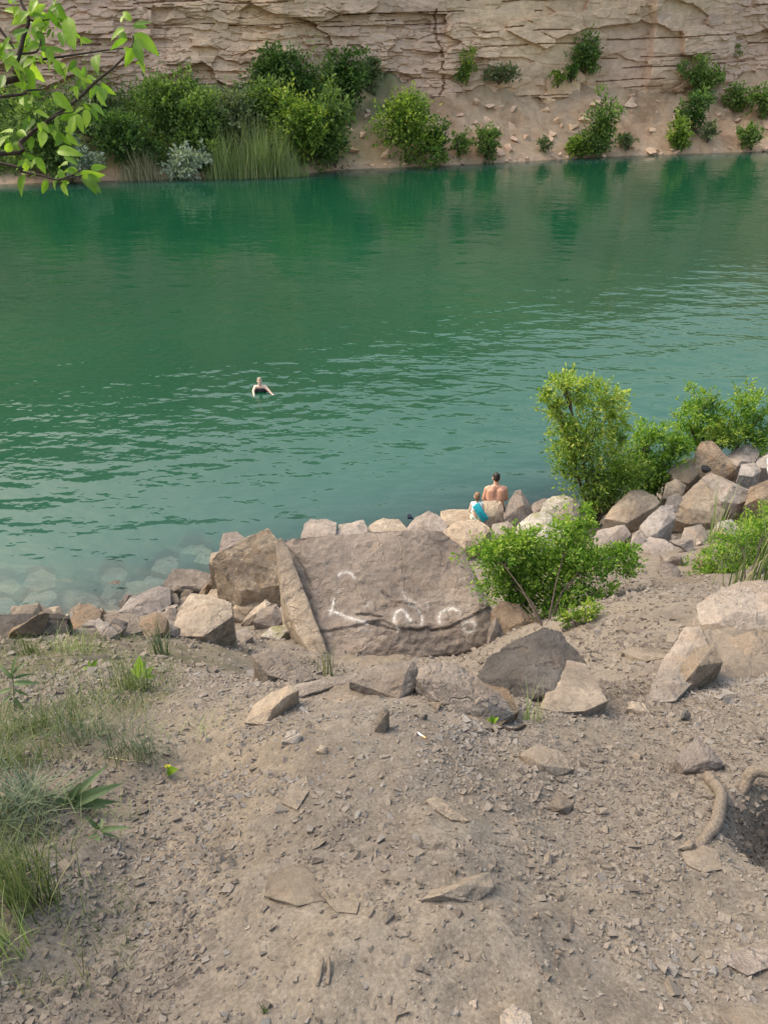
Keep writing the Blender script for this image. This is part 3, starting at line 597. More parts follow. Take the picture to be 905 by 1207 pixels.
def slab_post(V, Nn, org):
    P = proj(V); up = np.clip(Nn[:, 2]*0.5-Nn[:, 1], 0, 1) > 0.1
    pa = np.zeros(len(V))
    for l, w, s in STROKES:
        dd = polydist(P, l); pa = np.maximum(pa, s*(.85*np.exp(-(dd/(w*.55))**2)+.18*np.exp(-(dd/(w*1.3))**2)))
    cr = np.zeros(len(V))
    for l, w in CRACKS: cr = np.maximum(cr, np.exp(-(polydist(P, l)/w)**2))
    # stepped plate: the lower part has lost a layer
    low = sstep(0, 3, P[:, 1]-np.interp(P[:, 0], [385, 420, 450, 470, 490, 520, 560, 580], [742, 735, 728, 738, 741, 741, 722, 712]))
    V = V - Nn*((cr*0.035 + low*0.03)*up)[:, None]
    pw = 0.012*fbm(V*6, 3)+0.02*fbm(V*1.6, 3)+0.010*fbm(V*14, 2); rg = 0.5-np.abs(fbm(V*np.array([2.0, 3.4, 3.4])+7, 4)); V = V + Nn*((pw+0.045*rg-.018)*up)[:, None]
    return V-org, {'paint': pa*up}
stone('graffiti_boulder', 'huge flat mauve-grey boulder with white spray-painted marks', [(331,637),(345,634),(395,629),(470,624),(521,626),(545,644),(556,672),(569,712),(598,757),(560,768),(470,778),(398,792),(372,790)],
      'slab', thick=1.9, Y=7.05, ridge=[(345,650,-.02), (391,760,.02), (385,720,.05), (470,735,.20), (560,735,.16), (565,712,.14), (450,690,.10)], cat='boulder', Lpx=2.3, bevel=0.008, rough=0.45, post=slab_post)
stone('rock_slab', 'narrow cream strip for the lit left face of the graffiti boulder', [(325,641),(331,634),(338,644),(358,695),(388,772),(396,797),(384,798),(352,748),(333,702)], 'cream', thick=1.6, Y=6.95, ridge=[(350,705,.03)], rough=0.35, Lpx=2.4, bevel=.005)  # the boulder's own left face; its light is put in the cream colour
stone('rock', 'small rounded upright stone at the right foot of the graffiti boulder', [(574,763),(575,745),(580,732),(585,727),(591,738),(598,757),(597,766)], 'slab', thick=0.25, Y=6.7)
# --- rock ledge on the crest
stone('rock', 'pale low rock at the left end of the crest ledge, half buried in gravel', [(288,852),(298,832),(320,816),(342,808),(352,813),(330,838),(312,854)], 'tan', thick=0.22, rough=0.7)
stone('rock', 'long thin grey ledge stone joining the crest rocks', [(325,818),(355,806),(400,796),(432,792),(430,804),(385,812),(345,824)], 'grey', thick=0.2, rough=0.7)
stone('rock', 'grey crest rock with a brown broken right face', [(411,803),(428,787),(455,781),(487,778),(493,788),(487,812),(470,823),(445,810)], 'grey', thick=0.28, ridge=[(478,793,.07),(450,792,.03)])
stone('rock', 'ridged grey and orange crest rock right of the broken grey one', [(489,800),(494,786),(506,779),(528,777),(556,792),(590,817),(607,842),(585,854),(548,846),(512,824)], 'grey', thick=0.34, ridge=[(520,800,.06),(570,822,.08)])
stone('boulder', 'dark slate pointed boulder on the path right of the graffiti boulder', [(559,801),(575,776),(607,754),(641,738),(662,744),(684,772),(712,824),(672,832),(606,830)], 'dark', thick=0.62, ridge=[(615,800,.12),(655,760,.05),(655,815,.14)], cat='boulder', Lpx=2.5)
stone('rock', 'light tan wedge for the lit left face of the dark slate boulder', [(556,803),(576,776),(612,752),(640,738),(630,752),(600,780),(578,806)], 'tan', thick=0.5, ridge=[(595,772,.08)])  # left face of the dark boulder, sunlight on it given as tan colour
stone('rock', 'ochre rock under the near green bush beside the graffiti boulder', [(578,722),(590,708),(612,712),(632,735),(626,748),(596,752)], 'brown', thick=0.4, Y=6.9)
stone('rock', 'smooth buried grey rock left of the cream face of the graffiti boulder', [(296,772),(318,764),(346,770),(372,800),(350,806),(315,795)], 'grey', thick=0.35, rough=0.6)
stone('rock', 'gravel-covered lower right flank of the dark slate boulder', [(636,834),(650,800),(668,778),(690,782),(716,826),(690,838),(660,840)], 'dusty', thick=.5, rough=.8, sink=.4)
stone('rock', 'ochre broken rock between the ridged crest rock and the dark slate boulder', [(536,846),(550,818),(572,806),(598,812),(612,838),(588,856),(556,854)], 'brown', thick=.3)
stone('rock', 'low dusty rock filling the crest between the thin ledge stone and the broken grey rock', [(380,822),(396,806),(424,800),(444,812),(432,828),(400,830)], 'dusty', thick=.3)
# --- right ledge
stone('boulder', 'broad earthy outcrop the right-hand ledge rocks stand on', [(796,812),(806,772),(830,744),(880,738),(960,742),(975,800),(900,808),(850,800)], 'dusty', thick=.7, cat='boulder', ridge=[(860,775,.05)])
stone('boulder', 'wide flat-topped grey ledge rock at the right edge above the path', [(820,715),(840,697),(868,686),(908,682),(950,690),(955,742),(905,748),(870,742),(828,742)], 'grey', thick=0.75, ridge=[(868,722,.12),(905,724,.12),(940,722,.1),(835,722,.06)], cat='boulder')
stone('rock', 'earthy rounded rock under the left end of the grey ledge', [(822,760),(822,737),(845,735),(868,745),(856,772),(846,778)], 'earth', thick=0.3, ridge=[(846,750,.08)])
stone('rock', 'earthy rock beneath the middle of the right-hand ledge', [(852,786),(862,752),(884,744),(925,744),(930,765),(900,778),(872,788)], 'earth', thick=0.3)
stone('boulder', 'tall sloping tan-grey rock flank dropping to the path on the right', [(763,830),(768,806),(782,776),(808,738),(826,735),(834,762),(822,800),(796,826)], 'grey', thick=1.0, ridge=[(805,790,.05),(790,812,.05)], cat='boulder')
stone('rock', 'brown knobbly rock beside the foot of the tall rock flank', [(795,818),(800,790),(818,762),(842,760),(852,780),(830,800),(812,815)], 'earth', thick=0.3, ridge=[(822,785,.07)])
# --- shore rocks, left of the graffiti boulder
LEFT = [
 ('boulder', 'large tan slab tilted against the graffiti boulder over a dark hollow', [(250,659),(256,652),(285,636),(316,622),(327,635),(329,690),(284,699),(277,692)], 'tan', .55, 10.6, 'tilted'),
 ('rock', 'upright pinkish rock behind the top of the tilted tan slab', [(256,655),(263,629),(279,626),(290,634),(290,650)], 'pink', .5, 12.0, 'rock'),
 ('rock', 'small pale rock wedged left of the tilted tan slab tip', [(246,665),(249,652),(258,650),(258,668)], 'cream', .3, 11.4, 'rock'),
 ('rock', 'flat pale rock left of the dark hollow under the tilted slab', [(191,690),(203,670),(218,674),(233,672),(252,676),(257,684),(249,697),(205,697)], 'pink', .8, None, 'rock'),
 ('boulder', 'big cream boulder with a sharp vertical edge in the left shore pile', [(202,750),(210,718),(226,699),(251,702),(273,711),(274,727),(240,750)], 'cream', .75, None, 'boulder'),
 ('rock', 'brick-shaped grey rock in front of the big cream boulder', [(229,740),(240,727),(260,725),(271,731),(268,746),(240,749)], 'pink', .35, None, 'rock'),
 ('boulder', 'large lilac-grey rock in the middle of the left shore pile', [(139,722),(154,704),(170,696),(188,690),(201,693),(202,712),(184,726),(158,727)], 'white', .75, None, 'boulder'),
 ('rock', 'cream angular rock behind the lilac-grey one by the water', [(138,712),(148,686),(166,684),(184,693),(172,702),(152,710)], 'cream', .6, None, 'rock'),
 ('rock', 'orange-brown rock below the lilac-grey one', [(162,741),(168,728),(186,720),(198,730),(194,745),(173,752)], 'brown', .4, None, 'rock'),
 ('rock', 'squat grey rock left of the orange-brown one', [(122,730),(133,722),(163,724),(168,744),(150,749),(128,743)], 'grey', .45, None, 'rock'),
 ('rock', 'small flat cream stone tipped on its side beneath the squat grey rock', [(110,731),(117,728),(128,737),(140,746),(128,754),(118,748)], 'white', .2, None, 'rock'),
 ('rock', 'tan-brown rock left of the flat cream stone', [(80,735),(91,713),(106,711),(121,720),(116,738),(86,748)], 'brown', .5, None, 'rock'),
 ('rock', 'whitish rounded boulder at the water with a dark shadow on its right', [(85,682),(90,674),(99,670),(116,672),(119,682),(110,695),(92,696)], 'white', .45, None, 'rock'),
 ('rock', 'upright grey-tan rock right of the whitish rounded boulder', [(118,704),(128,687),(138,683),(145,687),(144,699),(128,714)], 'grey', .45, None, 'rock'),
 ('rock', 'flat dark grey shelf rock at the water below the whitish boulder', [(62,712),(70,697),(90,694),(114,702),(122,712),(100,722),(70,724)], 'grey', .7, None, 'rock'),
 ('rock', 'low cream rock at the waterline left of the flat shelf rock', [(34,724),(50,714),(67,712),(66,725),(48,730)], 'cream', .4, None, 'rock'),
 ('rock', 'blocky tan rock with a dark facet beside the cream face of the graffiti boulder', [(272,718),(288,698),(307,689),(328,690),(334,712),(310,724),(288,727)], 'tan', .6, None, 'rock'),
 ('rock', 'thin slanting shard leaning on the blocky tan rock', [(283,735),(298,718),(313,706),(320,711),(304,730),(292,738)], 'cream', .25, None, 'rock'),
 ('rock', 'grey stone at the foot of the blocky tan rock', [(299,733),(306,718),(326,711),(335,730),(324,741)], 'grey', .35, None, 'rock'),
 ('rock', 'flat mossy stone beside the foot of the cream face of the graffiti boulder', [(307,750),(320,739),(342,736),(346,745),(330,754)], 'lichen', .3, None, 'rock'),
 ('rock', 'little round stone between the brick-shaped rock and the mossy one', [(272,752),(280,741),(292,740),(298,750),(288,758)], 'grey', .25, None, 'rock'),
 ('rock', 'earthy outcrop coloured dark for its shade, with a lit top at the left edge of the slope', [(-40,765),(-40,727),(30,728),(70,722),(82,726),(80,748),(75,772),(30,775)], 'dark', .5, 4.9, 'rock'),  # front face in shade; the dark rock colour carries that shade
 ('rock', 'low dark earthy step in front of the left outcrop', [(-20,805),(-15,790),(40,783),(90,776),(128,772),(132,783),(90,796),(30,806)], 'dark', .25, 3.85, 'rock'),
]
for nm, lb, ol, mt, th, Yv, ct in LEFT: stone(nm, lb, ol, mt, thick=th, Y=Yv, cat='boulder' if ct == 'tilted' else ct, ridge=[(300,660,.02)] if ct == 'tilted' else ())
# --- under the surface, left
for lb, ol, mt in [
 ('drowned pale boulder seen through the water above the shore pile', [(178,672),(184,660),(200,655),(212,660),(208,672),(195,677)], 'white'),
 ('submerged tan boulder under clear water left of the whitish one', [(27,690),(34,676),(50,671),(66,678),(66,692),(45,697)], 'cream'),
 ('submerged flat stone just behind the whitish rounded boulder', [(118,682),(126,670),(142,668),(151,676),(146,685),(130,688)], 'white'),
 ('drowned wide grey rock beside the waterline at the left', [(22,714),(36,698),(62,693),(68,704),(52,718)], 'white'),
 ('submerged pale stone at the left edge of the photo', [(-12,718),(-6,704),(12,703),(20,712),(14,724)], 'white'),
 ('drowned stone farthest left and farthest from the bank', [(-10,695),(0,684),(18,682),(26,690),(16,700)], 'cream'),
 ('greenish drowned rock left of the upright pinkish rock', [(228,662),(234,650),(248,646),(254,656),(244,666)], 'lichen'),
 ('dim drowned slab deepest in the water above the shore pile', [(210,652),(222,643),(240,642),(246,648),(230,654)], 'lichen'),
 ('submerged stone between the drowned pale boulder and the flat pale rock', [(166,688),(174,679),(190,678),(198,686),(184,692)], 'white')]:
    b = np.array(ol).mean(0); pz = atZ(b[0], b[1], -0.45)
    # refraction is not traced, so each stone lies where it is seen
    UNDER.append(stone('underwater_rock', lb, ol, mt, thick=.7, Y=float(atZ(b[0], np.array(ol)[:, 1].max(), -0.12)[1]), cat='rock', bulge=.14))
shoal()
# --- shore rocks behind / right of the slab
MID = [
 ('rock', 'squarish pinkish rock at the water, first left behind the graffiti boulder', [(354,636),(358,617),(366,612),(385,612),(397,616),(396,636)], 'pink', .7, 12.0),
 ('rock', 'low pale rock second from the left behind the graffiti boulder', [(394,634),(400,619),(417,616),(428,613),(434,622),(432,636)], 'pink', .6, 12.2),
 ('rock', 'wide pale flat rock along the water behind the middle of the graffiti boulder', [(428,634),(436,618),(452,611),(470,612),(480,622),(478,636)], 'cream', .8, 12.4),
 ('rock', 'broad grey peaked rock behind the right top corner of the graffiti boulder', [(476,626),(490,610),(505,602),(515,606),(528,620),(521,632),(490,634)], 'pink', .7, 12.5),
 ('rock', 'flat tan shelf rock at the water left of the child', [(516,618),(519,602),(535,600),(556,601),(562,614),(545,622)], 'tan', .8, 13.2),
 ('boulder', 'pale angular boulder below the child, just right of the graffiti boulder', [(518,630),(532,618),(546,612),(562,612),(578,622),(568,640),(548,648)], 'tan', .8, 12.0),
 ('rock', 'square tan rock in front of the seated man', [(556,614),(560,594),(570,590),(590,590),(594,600),(592,616),(578,620)], 'tan', .45, 13.2),
 ('rock', 'sharp triangular rock right of the seated man', [(593,612),(600,590),(607,578),(613,577),(622,590),(629,604),(622,616),(602,619)], 'pink', .5, 13.1),
 ('rock', 'flat rock under the seated dark-haired person at the water', [(556,612),(562,598),(580,594),(606,595),(614,604),(600,616)], 'tan', .8, 13.7),
 ('rock', 'low grey rock under the square tan rock', [(574,634),(580,618),(598,614),(608,622),(604,640),(586,642)], 'grey', .5, 12.3),
 ('boulder', 'boulder daubed white and green beside the near bush', [(606,632),(612,616),(626,605),(642,602),(660,613),(670,628),(670,642),(640,648),(618,646)], 'lichen', .7, 11.6),
 ('rock', 'lichen-spotted rock between the triangular rock and the shore tree', [(634,606),(640,592),(650,584),(666,582),(680,590),(682,604),(660,610)], 'lichen', .6, 13.2),
 ('rock', 'dark grey rock under the lichen-spotted rock', [(654,612),(662,598),(676,595),(684,606),(680,620),(664,622)], 'grey', .4, 12.6),
 ('rock', 'small wet rock in the shallow water left of the lichen-spotted rock', [(622,602),(630,591),(642,587),(650,592),(646,604),(632,607)], 'grey', .4, 14.0),
 ('rock', 'grey rock glimpsed among the lower leaves of the near bush', [(586,662),(592,644),(612,640),(626,652),(616,670),(598,672)], 'grey', .5, 10.6),
 # right pile
 ('boulder', 'long reddish slab rock under the shore tree', [(712,611),(718,601),(742,578),(756,577),(771,583),(777,592),(771,598),(739,616)], 'tan', .9, 12.3),
 ('rock', 'blocky grey rock below the reddish slab', [(698,634),(704,624),(720,620),(736,617),(744,630),(728,645),(702,650)], 'pink', .55, 11.5),
 ('rock', 'pale leaning rock between the reddish slab and the great sloping boulder', [(754,620),(766,607),(779,596),(793,595),(796,611),(776,636),(762,633)], 'white', .6, 11.7),
 ('boulder', 'wide pale rock low in the right-hand pile above the path', [(743,650),(753,636),(767,633),(783,636),(801,647),(801,660),(781,668),(762,662)], 'pink', .7, 10.9),
 ('rock', 'grey rock half buried where the path meets the right-hand pile', [(756,686),(764,668),(780,664),(792,674),(788,688)], 'grey', .5, 10.2),
 ('boulder', 'great sloping tan-grey boulder in the centre of the right-hand pile', [(791,610),(793,595),(808,583),(828,561),(842,562),(858,575),(856,600),(848,616),(808,618)], 'tan', .95, 12.6),
 ('rock', 'grey slab sticking out right of the great sloping boulder', [(826,563),(838,557),(863,567),(889,580),(890,586),(870,594),(850,592)], 'grey', .7, 12.9),
 ('boulder', 'tall upright brown boulder at the top of the right-hand pile', [(818,556),(820,528),(826,520),(838,518),(848,528),(857,540),(868,553),(852,564),(832,566)], 'brown', .6, 13.8),
 ('boulder', 'flat-topped grey boulder right of the tall upright one', [(852,541),(866,529),(882,523),(891,526),(895,534),(889,545),(868,550)], 'pink', .8, 14.4),
 ('rock', 'flat brown rock left of the tall upright boulder', [(786,556),(794,547),(806,541),(822,540),(824,556),(812,570),(796,566)], 'brown', .7, 13.6),
 ('rock', 'small whitish rock below the flat-topped grey boulder', [(870,560),(873,547),(889,545),(897,555),(886,562)], 'white', .4, 13.6),
 ('rock', 'grey rock at the right edge below the flat-topped boulder', [(888,552),(892,541),(908,533),(920,545),(912,556)], 'white', .5, 14.0),
 ('rock', 'rounded grey rock left of the great sloping boulder', [(782,600),(786,585),(800,581),(806,592),(800,604)], 'grey', .4, 12.8),
 ('rock', 'narrow tan rock beneath the flat brown rock', [(780,588),(784,570),(796,564),(808,572),(804,586)], 'tan', .4, 13.2),
 ('rock', 'rusty rock at the right edge among the right-hand weeds', [(876,596),(884,574),(904,566),(925,580),(920,600)], 'brown', .5, 12.6),
 ('rock', 'pale triangular rock below the great sloping boulder', [(798,648),(806,622),(826,618),(838,632),(826,652),(808,658)], 'grey', .5, 11.4),
 ('rock', 'whitish stone at the lower right foot of the great boulder', [(838,632),(844,616),(862,612),(872,624),(862,638)], 'white', .45, 11.8),
 ('rock', 'narrow dark stone between the blocky grey and pale leaning rocks', [(742,644),(745,628),(754,624),(760,634),(756,646)], 'grey', .3, 11.3),
]
for nm, lb, ol, mt, th, Yv in MID: stone(nm, lb, ol, mt, thick=th, Y=Yv, cat='boulder' if nm == 'boulder' else 'rock')
# --- foreground stones half buried in the dirt
for lb, ol, mt, th in [
 ('broad flat dusty stone half buried in the middle foreground', [(311,1058),(318,1032),(338,1024),(356,1020),(372,1036),(390,1062),(352,1070)], 'earth', .11),
 ('thin dusty tail of rock right of the broad flat foreground stone', [(384,1062),(404,1058),(424,1064),(420,1078),(396,1076)], 'earth', .05),
 ('wedge-shaped tan stone with a pale top in the foreground', [(489,1062),(512,1048),(545,1037),(577,1028),(582,1046),(560,1064),(525,1064)], 'tan', .1),
 ('flat greenish-grey stone lying left of centre on the dirt', [(332,948),(342,926),(362,915),(364,934),(350,956)], 'tan', .1),
 ('pale fish-shaped stone in the middle of the gravel', [(502,944),(514,940),(532,948),(554,970),(532,968),(512,956)], 'tan', .08),
 ('pyramid-shaped pale stone on the slope below the dark slate boulder', [(611,890),(634,876),(658,883),(677,906),(656,916),(634,912)], 'tan', .14),
 ('small brown upright stone below the pyramid-shaped one', [(644,950),(657,935),(676,948),(669,960),(652,957)], 'earth', .07),
 ('grey pointed stone on the right above the roots', [(796,894),(808,882),(819,869),(836,880),(856,902),(838,910),(806,908)], 'pink', .14),
 ('flat layered stone under the thick pale root', [(802,1006),(828,998),(846,1004),(850,1026),(828,1030),(808,1020)], 'earth', .08),
 ('bluish-grey stone cut by the bottom edge of the photo', [(588,1196),(604,1184),(624,1196),(630,1220),(592,1222)], 'grey', .06),
 ('tan layered stone in the lower right corner', [(842,1192),(878,1186),(912,1196),(915,1212),(856,1210)], 'earth', .05),
 ('smooth grey stone flush with the ground near the lower right corner', [(842,1132),(872,1118),(905,1118),(912,1140),(880,1152)], 'pink', .08),
 ('upright shard standing in gravel below the grey crest rock', [(441,862),(446,842),(452,834),(459,838),(454,864)], 'tan', .04),
 ('roundish grey stone left of centre under the crest ledge', [(332,874),(338,862),(350,860),(357,868),(350,877)], 'grey', .06),
 ('small pale stone just right of the roundish grey one', [(372,886),(378,878),(386,880),(384,890)], 'cream', .03),
 ('small tan stone on the path beside the dark slate boulder', [(630,812),(636,800),(646,798),(650,808),(640,816)], 'tan', .06),
 ('whitish stone on the path between the dark boulder and the rock flank', [(738,836),(744,826),(758,828),(766,840),(752,844)], 'cream', .08),
 ('flat stone half buried on the path beyond the dark slate boulder', [(730,770),(744,764),(776,766),(790,776),(760,782)], 'earth', .25),
 ('small angular stone by the cigarette end', [(488,842),(496,836),(504,842),(498,849)], 'grey', .04),
 ('low tan stone close to the lower right roots', [(800,1000),(812,988),(820,994),(818,1006)], 'earth', .04),
]:
    stone('stone', lb, ol, {'earth': 'dusty', 'tan': 'dusty'}.get(mt, mt), thick=th, cat='stone', Lpx=3.5, sink=.4, flat=.055 if any(w in lb for w in ('flat', 'flush', 'fish', 'tail', 'cut by', 'corner')) else None)

# --- rubble filling the shore piles (many alike)
def blob_pts(r, w, d, h):
    pts = []
    for _ in range(10):
        v = r.normal(size=3); v /= (np.abs(v)**5).sum()**(1/5); pts.append(v*r.uniform(.82, 1)*np.array([w, d, h])/2)
    return np.array(pts)
RUB = [hull_mesh('rubble_stone', blob_pts(np.random.default_rng(900+k), 1, .85, .7), 0.09, 1.0, 900+k) for k in range(7)]
for k, me in enumerate(RUB): me.materials.append(M[['grey', 'tan', 'pink', 'cream', 'grey', 'pink', 'brown'][k]])
def rubble(px, py, s, label, group, name='rubble_stone', meshes=RUB, dz=0.18, cat='stone'):
    p = hit(px, py); o = bpy.data.objects.new(name, meshes[rng.integers(len(meshes))]); COL.objects.link(o)
    o.location = (p[0], p[1], p[2]+dz*s); o.rotation_euler = [float(v) for v in (rng.uniform(-.7, .7), rng.uniform(-.7, .7), rng.uniform(0, 6.3))]
    f = rng.uniform(.65, 1.3, 3)*s; o.scale = [float(v) for v in f]; tag(o, label, cat, group); return o
for k in range(95):
    px = rng.uniform(10, 345); py = 752-rng.uniform(0, 1)**1.0*(70-0.06*px*0)
    if px > 260: py = rng.uniform(690, 755)
    rubble(px, py, rng.uniform(.16, .42), 'small stone wedged among the boulders of the left shore pile', 'rubble in the left shore pile')
for k in range(125):
    px = rng.uniform(600, 905); py = rng.uniform(545, 680) if px > 740 else rng.uniform(600, 665)
    rubble(px, py, rng.uniform(.18, .52), 'small stone wedged among the boulders of the right shore pile', 'rubble in the right shore pile')
for k in range(26):
    px = rng.uniform(340, 600); p = hit(px, 645); x = p[0]*1.25; y = shoreY(x)+rng.uniform(-1.6, .2)
    pp = proj(np.array([[x, y, H(x, y)[0]]]))[0]; rubble(pp[0], pp[1], rng.uniform(.3, .6), 'small stone at the waterline behind the graffiti boulder', 'rubble behind the graffiti boulder')

# --- loose small stones on the slope: individuals
PEB = [hull_mesh('loose_stone', blob_pts(np.random.default_rng(700+k), 1, .75, .5), 0.22, 1.0, 700+k, 0.8, 0.05) for k in range(6)]
for k, me in enumerate(PEB): me.materials.append(M[['dusty', 'dusty', 'grey', 'dusty', 'earth', 'grey'][k]])
for k in range(190):
    px = rng.uniform(60, 900); py = rng.uniform(815, 1200)
    if px < 190 and py < 1000: continue
    t = depth(hit(px, py)); s = rng.choice([7, 9, 11, 14, 18], p=[.3, .3, .2, .13, .07])*t/FPX*rng.uniform(.8, 1.2)
    rubble(px, py, float(s), 'small angular loose stone on the gravelly foreground slope', 'loose stones on the foreground slope', 'loose_stone', PEB, 0.05)

# --- gravel: uncountable
def build_gravel():
    r = np.random.default_rng(5)
    cube = np.array([[x, y, z] for z in (-1, 1) for y in (-1, 1) for x in (-1, 1)], float)
    faces = np.array([[0,2,3,1],[4,5,7,6],[0,1,5,4],[2,6,7,3],[0,4,6,2],[1,3,7,5]])
    def batch(n, xr, yr, med, sig, mx, maskp):
        x = r.uniform(*xr, n); y = r.uniform(*yr, n)
        p = np.stack([x, y, x*0], 1); mk = fbm(p*1.1+3, 4)+0.5*fbm(p*5, 2)
        keep = r.uniform(0, 1, n) < np.clip(0.56+maskp*mk, 0.14, 1); x, y, mk = x[keep], y[keep], mk[keep]
        s = np.minimum(np.exp(r.normal(math.log(med), sig, len(x))), mx); return x, y, s
    parts = [batch(135000, (-2.6, 2.8), (.45, 3.6), .0042, .52, .017, 1.9), batch(6500, (-2.6, 2.8), (.6, 3.6), .009, .35, .02, 1.3), batch(34000, (-3.8, 4.2), (3.0, 9.2), .010, .55, .05, .8)]
    x = np.concatenate([p[0] for p in parts]); y = np.concatenate([p[1] for p in parts]); s = np.concatenate([p[2] for p in parts]); n = len(x)
    z = H(x, y)
    C = cube[None]*r.uniform(.45, 1.0, (n, 8, 1))*np.stack([r.uniform(.8, 1.5, n), r.uniform(.6, 1, n), r.uniform(.40, .90, n)], 1)[:, None, :]*s[:, None, None]
    C += r.normal(0, .20, (n, 8, 3))*s[:, None, None]
    a = r.uniform(0, 6.283, n); b = r.normal(0, .35, n); ca, sa, cb, sb = np.cos(a), np.sin(a), np.cos(b), np.sin(b)
    y1 = C[..., 1]*cb[:, None]-C[..., 2]*sb[:, None]; z1 = C[..., 1]*sb[:, None]+C[..., 2]*cb[:, None]
    X = C[..., 0]*ca[:, None]-y1*sa[:, None]+x[:, None]; Yy = C[..., 0]*sa[:, None]+y1*ca[:, None]+y[:, None]; Zz = z1+(z+0.05*s)[:, None]
    V = np.stack([X, Yy, Zz], -1).reshape(-1, 3); F = (faces[None]+8*np.arange(n)[:, None, None]).reshape(-1, 4)
    q = np.stack([x, y, x*0], 1); var = np.clip(0.48+0.5*fbm(q*0.9, 3)+r.normal(0, .2, n), 0, 1)
    me = npmesh('gravel', V, F, False, {'var': np.repeat(var, 8)})
    tag(link('gravel', me, 'gravel'), 'fine grey-brown gravel scattered over the dirt slope', 'gravel', kind='stuff')
build_gravel()

# ------------------------------------------------------------------ foliage
def leaves_mesh(name, C, D, L, W, r, varbias=None, Nup=None):
    """C base points, D directions (unit)"""
    n = len(C); U = r.normal(size=(n, 3)); U[:, 2] += 0.6
    S = np.cross(D, U); S /= np.linalg.norm(S, axis=1)[:, None]+1e-9; Nn = np.cross(S, D)
    L = L[:, None]; W = W[:, None]
    b = C; l = C+D*L*.45+S*W*.5+Nn*W*.12; t = C+D*L-Nn*L*.08; q = C+D*L*.45-S*W*.5+Nn*W*.12
    V = np.stack([b, l, t, q], 1).reshape(-1, 3); i = 4*np.arange(n)[:, None]
    F = np.concatenate([i+np.array([[0, 2, 1]]), i+np.array([[0, 3, 2]])], 0)
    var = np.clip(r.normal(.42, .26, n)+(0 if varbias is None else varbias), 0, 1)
    return npmesh(name, V, F, False, {'var': np.repeat(var, 4)})
def unit(v): return v/(np.linalg.norm(v, axis=-1, keepdims=True)+1e-9)
def bush(name, label, cat, base, blobs, nleaf, leafL, mat, seed, group=None, trunk_r=0.03, aspect=.42, stems=True, stemmat='bark', clump=0.16, droop=0.0, bright_top=0.25, fill=0.45):
    """blobs: (center, (rx,ry,rz), weight)"""
    r = np.random.default_rng(seed); base = np.array(base, float)
    root = empty(name, base); tag(root, label, cat, group)
    W = np.array([b[2] for b in blobs], float); W /= W.sum(); Cs = []; Ds = []; Bv = []; tubes = []
    zmax = max(b[0][2]+b[1][2] for b in blobs); zmin = min(b[0][2]-b[1][2] for b in blobs)
    for _bi, ((c, rad, _), w) in enumerate(zip(blobs, W)):
        c = np.array(c, float); rad = np.array(rad, float); nl = int(nleaf*w*.86); nk = max(7, int(nl/48))
        d = unit(r.normal(size=(nk, 3))); rr_ = r.uniform(0, 1, nk)**fill; rr_ *= 1+0.30*r.normal(size=nk)
        K = c+d*rad*rr_[:, None]; kb = r.normal(0, .19, nk)
        idx = r.integers(nk, size=nl); csz = r.uniform(.55, 1.5, nk); loc = r.normal(size=(nl, 3))*rad.mean()*clump*csz[idx][:, None]
        P = K[idx]+loc*np.array([1, 1, .8]); Dd = unit(d[idx]*0.6+unit(loc)*0.8+r.normal(size=(nl, 3))*0.5+np.array([0, 0, .15-droop]))
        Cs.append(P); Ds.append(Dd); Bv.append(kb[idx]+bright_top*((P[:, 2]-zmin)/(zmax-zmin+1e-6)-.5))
        ns_ = max(4, int(nleaf*w*.14/12))
        for j in range(ns_):
            dd = unit(r.normal(size=3)+np.array([0, 0, .55])); st = c+dd*rad*r.uniform(.55, .95); en = st+unit(dd+r.normal(0, .35, 3)+np.array([0, 0, .3]))*rad.mean()*r.uniform(.35, .8)
            f = np.linspace(0, 1, 12)[:, None]; P = st*(1-f)+en*f+r.normal(0, .03, (12, 3))*rad.mean()
            Cs.append(P); Ds.append(unit((en-st)[None]*.6/np.linalg.norm(en-st)+r.normal(size=(12, 3))*.7)); Bv.append(np.full(12, .22+r.normal(0, .1)))
            if stems: tubes.append(([st, en], [trunk_r*.14, trunk_r*.05]))
        if stems and (len(blobs) < 6 or _bi % 2 == 0):
            mid = base*.5+c*.5+np.array([r.normal(0, .1)*rad[0], 0, 0]); tubes.append(([base-np.array([0, 0, .1]), mid, c], [trunk_r, trunk_r*.7, trunk_r*.4]))
            for j in range(min(7, nk)):
                tubes.append(([mid*.4+c*.6, (c+K[j])/2+r.normal(0, .05, 3)*rad, K[j]], [trunk_r*.4, trunk_r*.25, trunk_r*.1]))
    C = np.vstack(Cs); D = np.vstack(Ds); n = len(C); L = leafL*r.uniform(.6, 1.35, n)
    me = leaves_mesh('crown', C-base, D, L, L*aspect*r.uniform(.8, 1.2, n), r, np.concatenate(Bv))
    co = link('crown', me, mat); co.parent = root
    if tubes:
        tm = tubes_mesh('trunk', [([np.array(p)-base for p in a], b) for a, b in tubes], 6); to = link('trunk', tm, stemmat); to.parent = root
    return root
def pblob(px, py, rx, ry, Y, w=None, dep=0.85):
    c = atY(px, py, Y); t = depth(c); R = np.array([rx, (rx+ry)/2*dep, ry])*t/FPX; return (c, R, w if w is not None else rx*ry)

